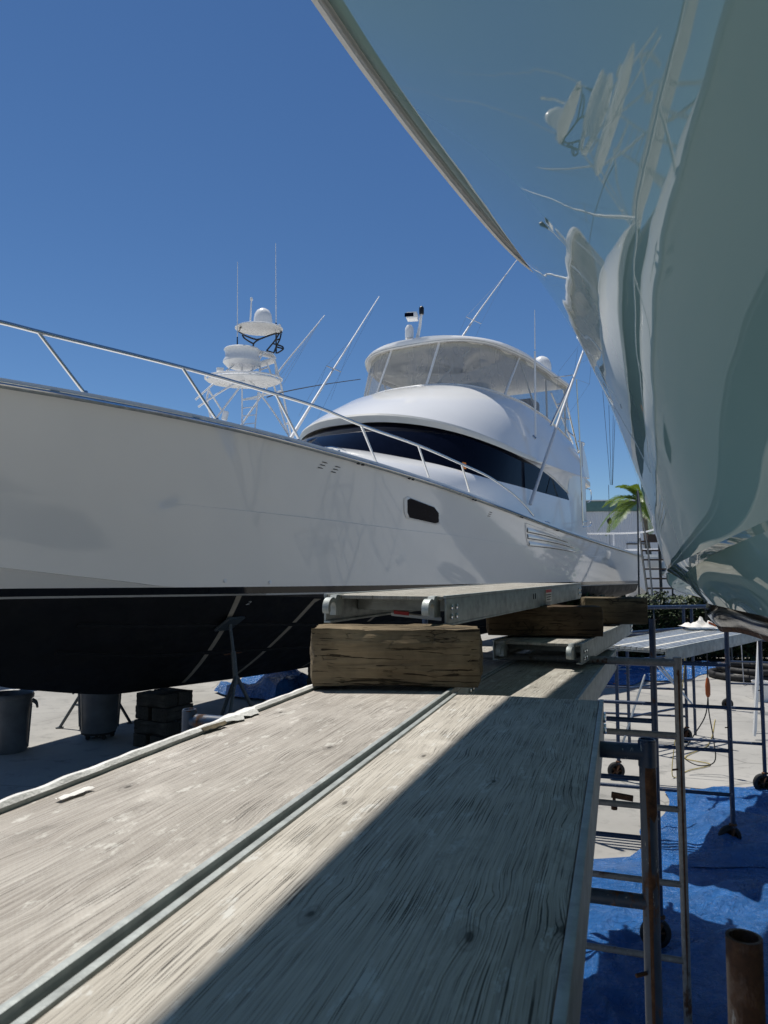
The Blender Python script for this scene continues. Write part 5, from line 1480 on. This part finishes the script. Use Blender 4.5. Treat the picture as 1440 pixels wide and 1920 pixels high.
# ------------------------------------------------------------------ tarps
def tarp(label, corners, nx, ny, amp, seed, edge=.12, pile=0.0, group='blue tarpaulins on the ground'):
    c00, c10, c11, c01 = [Vector((p[0], p[1], 0)) for p in corners]
    rows = []
    for j in range(ny + 1):
        row = []
        for i in range(nx + 1):
            u, v = i / nx, j / ny
            p = c00.lerp(c10, u).lerp(c01.lerp(c11, u), v)
            e = min(u, 1 - u, v, 1 - v)
            p = p + Vector((noise.noise((p.x * 1.3, p.y * 1.3, seed)), noise.noise((p.x * 1.3, p.y * 1.3, seed + 7)), 0)) * edge
            q = Vector((p.x, p.y, seed))
            w = Vector((noise.noise(q * .9), noise.noise(q * .9 + Vector((5, 1, 2))), 0)) * 1.1
            n1 = 1 - abs(noise.noise((q + w) * 1.6)) * 2.2
            n2 = noise.noise((q + w * .5) * 2.6 + Vector((3, 3, 3)), noise_basis='VORONOI_F1') * .8
            n3 = noise.noise((q + w * .4) * 6.3 + Vector((8, 1, 3)), noise_basis='VORONOI_F1') * .8
            z = amp * (max(0, n1) ** 2 * .9 + max(0, n2) * .75 + max(0, n3) * .30)
            z += pile * max(0, noise.noise(q * .8 + Vector((2, 9, 4))) + .25)
            z = .012 + z * min(1, e * 9 + .12)
            row.append((p.x, p.y, z))
        rows.append(row)
    o = MB().grid(rows).build('tarpaulin', M_TARP, None, origin=tuple((c00 + c11) / 2), angle=180, fix=False)
    return tag(o, label, 'tarpaulin', group)


tarp('large blue tarpaulin on the ground under the near scaffold', [(.35, 2.6), (6.2, 2.6), (5.6, 6.7), (.9, 6.45)], 200, 150, .06, 1.0)
tarp('crumpled blue tarpaulin heaped under the green bow', [(2.05, 6.35), (6.6, 6.3), (7.2, 9.5), (3.05, 8.35)], 190, 140, .085, 4.0, .22, .06)
tarp('far flat blue tarpaulin behind the grey scaffold frame', [(3.6, 15.9), (6.6, 16.6), (9.0, 19.8), (4.6, 19.4)], 90, 60, .09, 8.0, .35, .10)
tarp('bunched bright blue tarpaulin below the white yacht', [(-3.45, 14.9), (-1.9, 13.9), (-.6, 16.2), (-2.6, 17.6)], 90, 70, .09, 12.0, .30, .45)
# ------------------------------------------------------------------ bins, stands, cribbing below the white yacht
def bin_(label, c, mat, dolly=False):
    t = thing('trash_bin', label, 'trash bin', c, RAD(25), 'grey bins below the white yacht')
    z0 = .10 if dolly else 0.0
    MB().lathe([(.01, z0 + .02), (.235, z0 + .02), (.245, z0), (.262, z0 + .03), (.292, z0 + .66), (.296, z0 + .70), (.318, z0 + .705), (.322, z0 + .745), (.308, z0 + .775), (.292, z0 + .765), (.286, z0 + .70), (.25, z0 + .05), (.01, z0 + .05)], 36).build('bin_body', mat, t, world=False)
    for a in (0, math.pi):
        R = Matrix.Rotation(a, 3, 'Z')
        m = MB()
        m.tube(smooth_path([R @ Vector((.295, -.085, z0 + .66)), R @ Vector((.345, -.08, z0 + .62)), R @ Vector((.36, 0, z0 + .56)), R @ Vector((.345, .08, z0 + .62)), R @ Vector((.295, .085, z0 + .66))], 4), .017, 8)
        m.build('bin_handle', mat, t, world=False)
        for k in (-.115, .115):
            MB().tube([R @ Vector((.258, k, z0 + .06)), R @ Vector((.287, k * 1.1, z0 + .63))], .012, 6).build('bin_rib', mat, t, world=False)
    if dolly:
        MB().lathe([(.01, .07), (.24, .07), (.245, .10), (.01, .10)], 24).build('dolly', M_RUBBER, t, world=False)
        for k in range(5):
            a = 2 * math.pi * k / 5
            MB().lathe([(.034, -.014), (.034, .014)], 12, (math.cos(a) * .19, math.sin(a) * .19, .034), Matrix.Rotation(math.pi / 2, 3, 'X')).build('dolly_wheel', M_RUBBER, t, world=False)
    return t


bin_('open grey trash bin at the left edge below the white yacht', (-5.12, 10.35, 0), M_BIN)
bin_('grey trash bin on a wheeled dolly under the keel', (-4.18, 11.15, 0), M_BIN, True)


def stand(label, base, apex_z, top, pad_n, spread=.55, rz=0.0, pad=.30, mat=None):
    """tripod boat stand with a swivel pad"""
    t = thing('boat_stand', label, 'boat stand', base, 0, 'tripod boat stands')
    mat = mat or M_STAND
    ap = Vector((base[0], base[1], apex_z))
    top = Vector(top)
    for k in range(3):
        a = rz + 2 * math.pi * k / 3
        f = Vector((base[0] + spread * math.cos(a), base[1] + spread * math.sin(a), .01))
        lg = MB().tube([ap + (f - ap) * .02, f], .024, 8).build('leg', mat, t)
        MB().box(f + Vector((0, 0, 0)), (.09, .09, .016)).build('foot', mat, lg)
        f2 = Vector((base[0] + spread * math.cos(a + 2.094), base[1] + spread * math.sin(a + 2.094), .01))
        MB().tube([ap.lerp(f, .62), ap.lerp(f2, .62)], .012, 6).build('leg_tie', mat, t)
    MB().tube([ap - Vector((0, 0, .12)), ap.lerp(top, .45)], .034, 10).build('sleeve', mat, t)
    MB().tube([ap, top], .022, 10).build('screw', mat, t)
    MB().tube([ap.lerp(top, .42) + Vector((-.12, 0, -.02)), ap.lerp(top, .42), ap.lerp(top, .42) + Vector((.10, .02, .01))], .010, 6).build('screw_handle', M_RUST, t)
    q = Vector(pad_n).to_track_quat('Z', 'Y').to_matrix()
    MB().box(top, (pad, pad, .035), q, .008).build('pad', mat, t)
    return t


def wpt(x, y, z): return tuple(MATRIX[WB.name] @ Vector((x, y, z)))


def under(x, y, frac=None):
    """hull underside height at local x,y"""
    t = -x
    k, (yc, zc) = keel_z(t), chine(t)
    return k + (zc - k) * (abs(y) / max(.1, yc - .045)) ** (1 / .92)


nrm = (MATRIX[WB.name].to_3x3() @ Vector((0, .55, -.83)))
px_, py_ = .35, 1.50
b = wpt(px_, py_ + .12, 0)
stand('tall dark boat stand holding a square pad against the black hull', b, 1.12, wpt(px_, py_, under(px_, py_) - .03), nrm, rz=.4)
b = wpt(-4.2, 1.55, 0)
stand('boat stand beside the bunched tarp farther under the hull', b, .85, wpt(-4.2, 1.45, under(-4.2, 1.45) - .03), nrm, rz=1.0)
nr2 = (MATRIX[WB.name].to_3x3() @ Vector((0, -.55, -.83)))
b = wpt(-.2, -1.65, 0)
stand('boat stand on the far side behind the dolly bin', b, .95, wpt(-.2, -1.55, under(-.2, -1.55) - .03), nr2, rz=.9, spread=.6)
b = wpt(-9.5, 2.1, 0)
stand('boat stand below the middle of the white yacht', b, .85, wpt(-9.5, 2.0, under(-9.5, 2.0) - .03), nrm, rz=.2)
b = wpt(-15.5, 2.1, 0)
stand('boat stand near the stern of the white yacht', b, .85, wpt(-15.5, 2.0, under(-15.5, 2.0) - .03), nrm, rz=.7)


def crib(x, n, h, seed, where, w=.62):
    """keel blocks: two timbers per layer, crossed"""
    rot0 = RAD(-120)
    for k in range(n):
        cross = k % 2
        for s in (-1, 1):
            off = .15 if cross else .155
            lx, ly = (x + s * off, 0) if cross else (x, s * off)
            c = wpt(lx, ly, k * h)
            side = ('near', 'far')[(s < 0) * 1]
            block('keel_block', 'dark keel block, %s one of the %s layer, stack %s' % (side, ('lowest', 'second', 'third', 'fourth')[k], where), c, (w - .03 * k, .27, h - .004), rot0 + (math.pi / 2 if cross else 0) + RAD(3 * s + seed), M_CRIB, seed + k * 3 + s, 'keel blocks', 'keel block', .006, .022)


crib(-.02, 4, .185, 1.0, 'nearest the bins')
crib(-4.1, 3, .215, 5.0, 'beside the far stand')
crib(-10.0, 3, .215, 8.0, 'under the yacht middle')
crib(-16.0, 3, .22, 11.0, 'near the stern')
# chain between the stand and the cribbing
ch = MB()
A_, B_ = Vector(wpt(.0, -.35, .42)), Vector(wpt(.2, 1.55, .40))
for k in range(56):
    f = k / 55
    p = A_.lerp(B_, f) + Vector((0, 0, -.05 * math.sin(math.pi * f)))
    d = (B_ - A_).normalized()
    u, v = frame_of(d)
    if k % 2: u = v
    ch.tube([p + d * .022 * math.cos(a) + u * .013 * math.sin(a) for a in [2 * math.pi * j / 8 for j in range(8)]], .004, 4, closed=True)
chain = ch.build('chain', M_STAND, None, origin=tuple((A_ + B_) / 2))
tag(chain, 'slack dark chain running to the tall boat stand', 'chain')
# dark rag on the ground by the blocks
m = MB()
rows = []
cR = Vector((-3.0, 9.75, 0))
for i in range(15):
    rows.append([cR + Vector((lerp(-.28, .28, i / 14), lerp(-.13, .13, j / 8) * (1 + .4 * math.sin(i)), .012 + .06 * max(0, noise.noise((i * .4, j * .5, 3))) + .03 * math.sin(math.pi * i / 14))) for j in range(9)])
rag = m.grid(rows).build('dark_rag', M_RUBBER, None, origin=tuple(cR))
tag(rag, 'black crumpled rag on the concrete beside the keel blocks', 'rag')

# digit on the hull bottom
def text_mesh(txt, size, name, mat, parent, M):
    cu = bpy.data.curves.new(name, 'FONT')
    cu.body = txt
    cu.size = size
    cu.extrude = .0015
    tmp = bpy.data.objects.new(name + '_t', cu)
    COL.objects.link(tmp)
    dg = bpy.context.evaluated_depsgraph_get()
    me = bpy.data.meshes.new_from_object(tmp.evaluated_get(dg))
    bpy.data.objects.remove(tmp)
    me.transform(M)
    me.materials.clear()
    me.materials.append(mat)
    o = bpy.data.objects.new(name, me)
    COL.objects.link(o)
    o.parent = parent
    return o


tz = wl(-.15) - .21
tx, ty = .42, 0
nl = Vector((half_y(-.42 - .3, tz), 0, 0))
slope = Vector((0, half_y(-.42, tz + .04) - half_y(-.42, tz - .04), .08)).normalized()
along = Vector((-1, half_y(.58 - 1, tz) * 0 + (half_y(-.42 + .1, tz) - half_y(-.42 - .1, tz)) / .2, 0)).normalized()
nn = along.cross(slope).normalized()
Mt = Matrix((along, slope, nn)).transposed().to_4x4()
Mt.translation = Vector((tx, half_y(-tx, tz), tz)) + nn * .02
text_mesh('2', .11, 'draft_number', M_PIN, WB, Mt)

# ------------------------------------------------------------------ litter on the planks
def plank_pt(s, off, z=2.02): 
    p = P0 + PD * s + R_p * off
    return Vector((p.x, p.y, z))
R_p = Vector((PD.y, -PD.x, 0))
m = MB()
edge = []
for k in range(70):
    s = lerp(.25, 1.95, k / 69)
    w = .0015 + .005 * max(0, noise.noise((s * 9, 1, 0)) + .2) + (.026 if 1.30 < s < 1.48 else 0) * max(.2, noise.noise((s * 30, 4, 1)) + .6)
    z = 2.0325 + .004 * max(0, noise.noise((s * 14, 3, 2)) + .4)
    edge.append([plank_pt(s, -WPL - .006 - w, 2.026), plank_pt(s, -WPL - .004 - w * .5, z), plank_pt(s, -WPL + .004 + w * .6, z), plank_pt(s, -WPL + .010 + w, 2.026 if w < .012 else 2.0215)])
ck = m.grid(edge).build('caulk_bead', M_CAULK, None, origin=tuple(plank_pt(1.1, -WPL)))
tag(ck, 'flaking white caulk along the outer edge of the left plank', 'caulk')


def flake(label, name, s, off, L, W_, rz, mat, cat, h=.006, seed=1):
    c = plank_pt(s, off, 2.0205)
    rows = []
    R = Matrix.Rotation(rz, 3, 'Z')
    for i in range(9):
        a = lerp(-.5, .5, i / 8)
        w = W_ * (1 - .5 * abs(a)) * (1 + .35 * noise.noise((i * .9, seed, 0)))
        rows.append([c + R @ Vector((a * L, b * w + .15 * W_ * noise.noise((i * .7, seed + 3, 1)), h * (.3 + max(0, 1 - abs(b) * 1.6)) + .004 * noise.noise((i, b * 3, seed)))) for b in (-.5, -.25, 0, .25, .5)])
    o = MB().grid(rows).build(name, mat, None, origin=tuple(c))
    return tag(o, label, cat)


flake('strip of old masking tape lying on the left plank', 'tape_scrap', .62, -.44, .085, .020, RAD(68), M_PAPER, 'tape', .003, 2)
flake('splinter of bark on the caulked edge of the left plank', 'bark_splinter', 1.22, -.488, .105, .018, RAD(66), M_CHIP, 'splinter', .010, 5)

# ------------------------------------------------------------------ cords, rag, hose
def cordpath(name, label, pts, r, mat, cat):
    e = MB().tube(smooth_path(pts, 6), r, 6).build(name, mat, None, origin=tuple(pts[0]))
    return tag(e, label, cat)


cordpath('hanging_cord', 'black power cord hanging in a loop under the green bow', [(3.93, 9.2, 2.0), (3.93, 9.2, 1.2), (3.90, 9.2, .72), (3.72, 9.2, .42), (3.60, 9.2, .22), (3.78, 9.2, .10), (3.98, 9.2, .14), (3.98, 9.2, .40), (3.93, 9.2, .80), (3.95, 9.2, 1.98)], .007, M_CORD, 'cord')
pg = MB().lathe([(.016, -.09), (.028, -.06), (.030, .05), (.022, .10), (.014, .14)], 12, (3.93, 9.2, 1.00)).build('cord_plug', M_ORANGE, None, origin=(3.93, 9.2, 1.0))
tag(pg, 'orange plug connector on the hanging black cord', 'plug')
cordpath('yellow_rope', 'thin yellow rope dropping from the walkway to the concrete', [(3.75, 9.3, 1.78), (3.62, 9.2, 1.0), (3.45, 9.1, .25), (3.40, 9.0, .02), (3.7, 9.3, .012), (4.1, 9.6, .012), (3.9, 9.9, .012), (4.5, 10.6, .012), (5.4, 12.4, .012)], .006, M_ROPE, 'rope')
m = MB()
rows = []
cR = Vector((3.42, 8.12, 1.835))
for i in range(17):
    rows.append([cR + Vector((lerp(-.20, .20, i / 16), lerp(-.14, .14, j / 10), .0 + .13 * max(0, noise.noise((i * .35, j * .42, 9)) + .35) * math.sin(math.pi * i / 16) * math.sin(math.pi * j / 10) + .005)) for j in range(11)])
rag = m.grid(rows).build('white_rag', M_PAPER, None, origin=tuple(cR))
tag(rag, 'crumpled white and red rag at the end of the ribbed walkway', 'rag')
MB().box((3.50, 8.04, 1.87), (.09, .05, .02), Matrix.Rotation(RAD(25), 3, 'Y')).build('red_patch', M_ORANGE, rag)
m = MB()
for k in range(2):
    m.tube([Vector((8.2 + .1 * k + (.72 - .12 * k) * math.cos(a), 17.2 + .75 * math.sin(a), .08 + .13 * k)) for a in [2 * math.pi * j / 28 for j in range(28)]], .07, 10, closed=True)
hs = m.build('corrugated_hose', M_RUBBER, None, origin=(8.2, 17.2, 0))
tag(hs, 'coiled thick black hose on the ground by the hedge', 'hose')
bk = MB().lathe([(.01, 0), (.13, 0), (.15, .36), (.155, .37), (.14, .37), (.12, .02), (.01, .02)], 20, (7.05, 14.2, 0)).build('white_bucket', M_WPIPE, None, origin=(7.05, 14.2, 0))
tag(bk, 'white plastic bucket beside the coiled hose', 'bucket')
for k in range(7):
    c = Vector((5.6 + .25 * k, 17.9 + .32 * k, .03 + .022 * (k % 3)))
    o = MB().box(c, (3.4 - .2 * k, .12, .03), Matrix.Rotation(RAD(8 - 3 * k), 3, 'Z'), .003).build('lumber_strip', M_WPLANK, None, origin=tuple(c))
    tag(o, 'white lumber strip on the ground, number %s from the tarp' % ['first', 'second', 'third', 'fourth', 'fifth', 'sixth', 'seventh'][k], 'lumber', 'white lumber strips')
    o['label'] = '%s white lumber strip counted from the flat blue tarp' % ['first', 'second', 'third', 'fourth', 'fifth', 'sixth', 'seventh'][k]

# ------------------------------------------------------------------ background: shed, palm, stairs, hedge, rail, boat
BD = thing('boat_shed', 'white corrugated metal shed with green fascia behind the palm', 'shed', (17, 46, 0), RAD(-4))
m = MB()
n = 220
prof = []
for k in range(n * 4 + 1):
    x = lerp(-14, 16, k / (n * 4))
    prof.append((x, (0, .0, .035, .035)[k % 4]))
m.grid([[(x, -y, 0.0) for x, y in prof], [(x, -y, 6.05) for x, y in prof]])
m.build('siding', M_BWALL, BD, world=False, angle=10)
MB().box((1, .0, 6.37), (30.2, .30, .62), None, .02).build('fascia', M_FASCIA, BD, world=False)
MB().box((1, .05, 6.72), (30.6, .6, .07)).build('gutter', M_WPIPE, BD, world=False)
m = MB().box((1, 8, 3.2), (30, 15.6, 6.3))
m.build('shed_body', M_BWALL, BD, world=False)
dr = MB().box((-1.5, -.06, 2.9), (.95, .05, 2.2)).build('door', M_BWALL, BD, world=False)
MB().box((-1.5, -.085, 4.03), (1.1, .06, .07)).build('door_header', M_TIMBER_C, dr, world=False)
MB().lathe([(.04, -.03), (.04, .03)], 10, (-1.13, -.11, 2.8), Matrix.Rotation(math.pi / 2, 3, 'X')).build('door_handle', M_CHROME, dr, world=False)
MB().box((-1.5, -.07, 1.0), (1.4, 1.2, 1.55)).build('door_step', M_CONCRETE, BD, world=False)

# white pipe railing
RL = thing('pipe_railing', 'white pipe railing in front of the shed', 'railing', (11, 33, 0))
MB().tube(smooth_path([(8.2, 33, 4.02), (10.5, 33, 4.05), (11.6, 33, 4.12), (12.4, 33, 4.35), (13.5, 33, 4.35)], 3), .035, 8).build('top_rail', M_WPIPE, RL)
MB().tube([(9.6, 33, 3.30), (13.5, 33, 3.36)], .035, 8).build('lower_rail', M_WPIPE, RL)
for x in (8.4, 10.15, 11.3, 12.6): MB().tube([(x, 33, 0), (x, 33, 4.05)], .03, 8).build('rail_post', M_WPIPE, RL)
# platform the railing stands by: another boat's stern
FB = thing('far_boat', 'small white boat stern seen between the stairs steps', 'boat', (11.5, 31, 0))
m = MB()
rows = []
for k in range(9):
    y = lerp(29.5, 37, k / 8)
    rows.append([(11.6 - .5 * 1.7, y, 1.2), (11.6 - 1.9, y, 2.1), (11.6 - 2.0, y, 3.05), (11.6 + 2.0, y, 3.05), (11.6 + 1.9, y, 2.1), (11.6 + .85, y, 1.2)])
m.grid(rows)
m.poly(rows[0])
m.build('hull', M_HOUSE, FB)
for k in range(4): MB().box((10.6 + .6 * k, 29.45, 2.75), (.42, .05, .42), None, .02).build('transom_hatch', M_TRIM, FB)
for x in (10.4, 12.8): MB().lathe([(.30, 0), (.30, 1.15)], 6, (x, 31.0, .02)).build('hull_prop', M_CRIB, FB)

# rolling stairs
SR = thing('rolling_stairs', 'tall brown step ladder stairs beside the stern of the white yacht', 'stairs', (7.7, 21, 0))
def sx(f, z): return lerp(7.05, 7.42, (z) / 3.3) if f < 0 else lerp(9.0, 8.4, z / 3.3)
for k in range(11):
    z = 3.26 - .265 * k
    y = 21.6 - .17 * k
    MB().box(((sx(-1, z) + sx(1, z)) / 2, y, z), (sx(1, z) - sx(-1, z), .20, .045)).build('tread', M_WOODSTEP, SR)
MB().box((8.1, 21.7, 3.36), (.95, .3, .22)).build('top_box', M_WOODSTEP, SR)
for f in (-1, 1):
    MB().tube([(sx(f, 3.3), 21.65, 3.35), (sx(f, 0), 19.5, 0)], .03, 8).build('stringer', M_STAND, SR)
    MB().tube(smooth_path([(sx(f, 3.3), 21.7, 4.75), (sx(f, 3.3) - .05, 21.4, 4.2), (sx(f, 2), 20.6, 3.0), (sx(f, 0.2) - .1, 19.4, .9), (sx(f, 0) - .1, 19.3, 0.02)], 4), .024, 8).build('handrail', M_STAND, SR)
    MB().tube([(sx(f, 3.3), 21.9, 0), (sx(f, 3.3), 21.75, 4.75)], .026, 8).build('rear_leg', M_STAND, SR)
MB().tube([(8.05, 21.75, .1), (8.02, 21.75, 3.3)], .045, 8).build('mast', M_STAND, SR)
fd = MB().lathe([(.02, -.24), (.07, -.22), (.10, -.15), (.10, .15), (.07, .22), (.02, .24)], 16, (8.92, 24.0, 2.52)).build('fender', M_WPIPE, None, origin=(8.92, 24.0, 2.52))
tag(fd, 'white fender bottle hanging beside the stairs', 'fender')
MB().tube([(8.92, 24.0, 2.76), (8.90, 24.0, 4.0)], .012, 6).build('fender_line', M_WIRE, fd)
MB().lathe([(.101, -.05), (.102, .0), (.101, .05)], 16, (8.92, 24.0, 2.44)).build('fender_band', M_BLUE, fd)
ln = MB().tube(smooth_path([(8.92, 24.0, 2.28), (8.6, 20.0, 1.6), (8.2, 17.5, 1.2), (7.6, 16.0, .02)], 4), .012, 6).build('mooring_line', M_WIRE, None, origin=(8.9, 24, 0))
tag(ln, 'slack line running down past the stairs', 'line')

# crane cables with a hook ball
CB = thing('crane_cable', 'thin dark crane cables with a hook ball in front of the shed', 'crane cable', (12.2, 40, 0))
for px0, px1 in ((-.55, 0), (-.05, .05), (.40, .10), (.62, .12)):
    MB().tube([(12.2 + px1, 40, 7.0), (12.2 + px0 * 2.0, 40, 26)], .012, 5).build('cable', M_DARKWIRE, CB)
MB().tube([(12.1, 40, 7.0), (12.1, 40, 2.2)], .014, 5).build('hook_line', M_DARKWIRE, CB)
MB().lathe([(.0005, -.2), (.10, -.12), (.14, 0), (.10, .12), (.03, .2)], 14, (12.1, 40, 5.05)).build('hook_ball', M_BPIPE, CB)

# ------------------------------------------------------------------ palm
def palm(label, base, h, lean):
    t = thing('palm_tree', label, 'palm tree', base)
    B0 = Vector(base)
    topp = B0 + Vector((lean, 0, h))
    pts = [B0.lerp(topp, k / 10) + Vector((.10 * math.sin(k * .5), 0, 0)) for k in range(11)]
    MB().tube(pts, [.17 - .006 * k + (.012 if k % 2 else 0) for k in range(11)], 10).build('trunk', M_TRUNK, t)
    MB().tube([topp, topp + Vector((0, 0, .75))], [.13, .07], 8).build('crownshaft', M_PALM, t)
    rnd = random.Random(5)
    c = topp + Vector((0, 0, .70))
    N = 24
    for k in range(N):
        a = 2 * math.pi * k / N + rnd.uniform(-.15, .15)
        up = [1.25, .75, .35][k % 3] + rnd.uniform(-.1, .1)
        L = rnd.uniform(2.3, 2.9)
        d = Vector((math.cos(a), math.sin(a), 0))
        spine = []
        for j in range(11):
            f = j / 10
            spine.append(c + d * L * (f * math.cos(up * .7) + .05) * (1 - .12 * f) + Vector((0, 0, L * (up * .62 * f - (.40 + .40 * (1 - up / 1.4)) * f * f))))
        m = MB().tube(spine, [.026 - .002 * j for j in range(11)], 5)
        sd = d.cross(Vector((0, 0, 1)))
        for j in range(46):
            f = .08 + .91 * j / 45
            i = min(9, int(f * 10))
            p = spine[i].lerp(spine[i + 1], f * 10 - i)
            tdir = (spine[i + 1] - spine[i]).normalized()
            ll = .78 * math.sin(math.pi * min(1, f * .75 + .22)) * rnd.uniform(.85, 1.1)
            for s in (1, -1):
                out = (sd * s * .85 + tdir * .75 + Vector((0, 0, .30 - .3 * f))).normalized()
                q = p + out * ll * .55
                e = p + out * ll + Vector((0, 0, -.20 * ll))
                w = tdir * .024
                m.add([p - w * .6, p + w * .6, q + w, q - w, e], [(0, 1, 2, 3), (3, 2, 4)])
        m.build('frond', M_PALM, t, fix=False)
    return t


palm('green palm tree in front of the white shed', (12.85, 36, 0), 4.95, -.15)


# hedge: loose leaf shell
def leaves(name, label, boxes, count, size, mat, cat, seed):
    rnd = random.Random(seed)
    m = MB()
    for k in range(count):
        (x0, x1, y0, y1, z0, z1) = rnd.choice(boxes)
        p = Vector((rnd.uniform(x0, x1), rnd.uniform(y0, y1), rnd.uniform(z0, z1)))
        p.z += .25 * noise.noise((p.x * 1.2, p.y, seed))
        a, b = rnd.uniform(0, 6.28), rnd.uniform(-1, 1)
        d = Vector((math.cos(a), math.sin(a), b)).normalized()
        u, v = frame_of(d)
        s = size * rnd.uniform(.6, 1.3)
        m.add([p - d * s, p + u * s * .45, p + d * s, p - u * s * .45], [(0, 1, 2, 3)])
    o = m.build(name, mat, None, origin=(boxes[0][0], boxes[0][2], 0), fix=False)
    return tag(o, label, cat, kind='stuff')


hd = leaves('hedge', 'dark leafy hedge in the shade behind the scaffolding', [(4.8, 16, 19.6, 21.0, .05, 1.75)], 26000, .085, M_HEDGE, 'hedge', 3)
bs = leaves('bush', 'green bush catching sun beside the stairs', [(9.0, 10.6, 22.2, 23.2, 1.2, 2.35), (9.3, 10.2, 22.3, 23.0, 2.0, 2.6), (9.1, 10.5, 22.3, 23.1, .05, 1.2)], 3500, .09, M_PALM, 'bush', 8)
bs['kind'] = ''
del bs['kind']
wl_ = MB().box((12, 21.6, .75), (16, .2, 1.5)).build('dark_fence', M_STAND, None, origin=(12, 21.6, 0))
tag(wl_, 'low dark fence behind the hedge', 'fence')
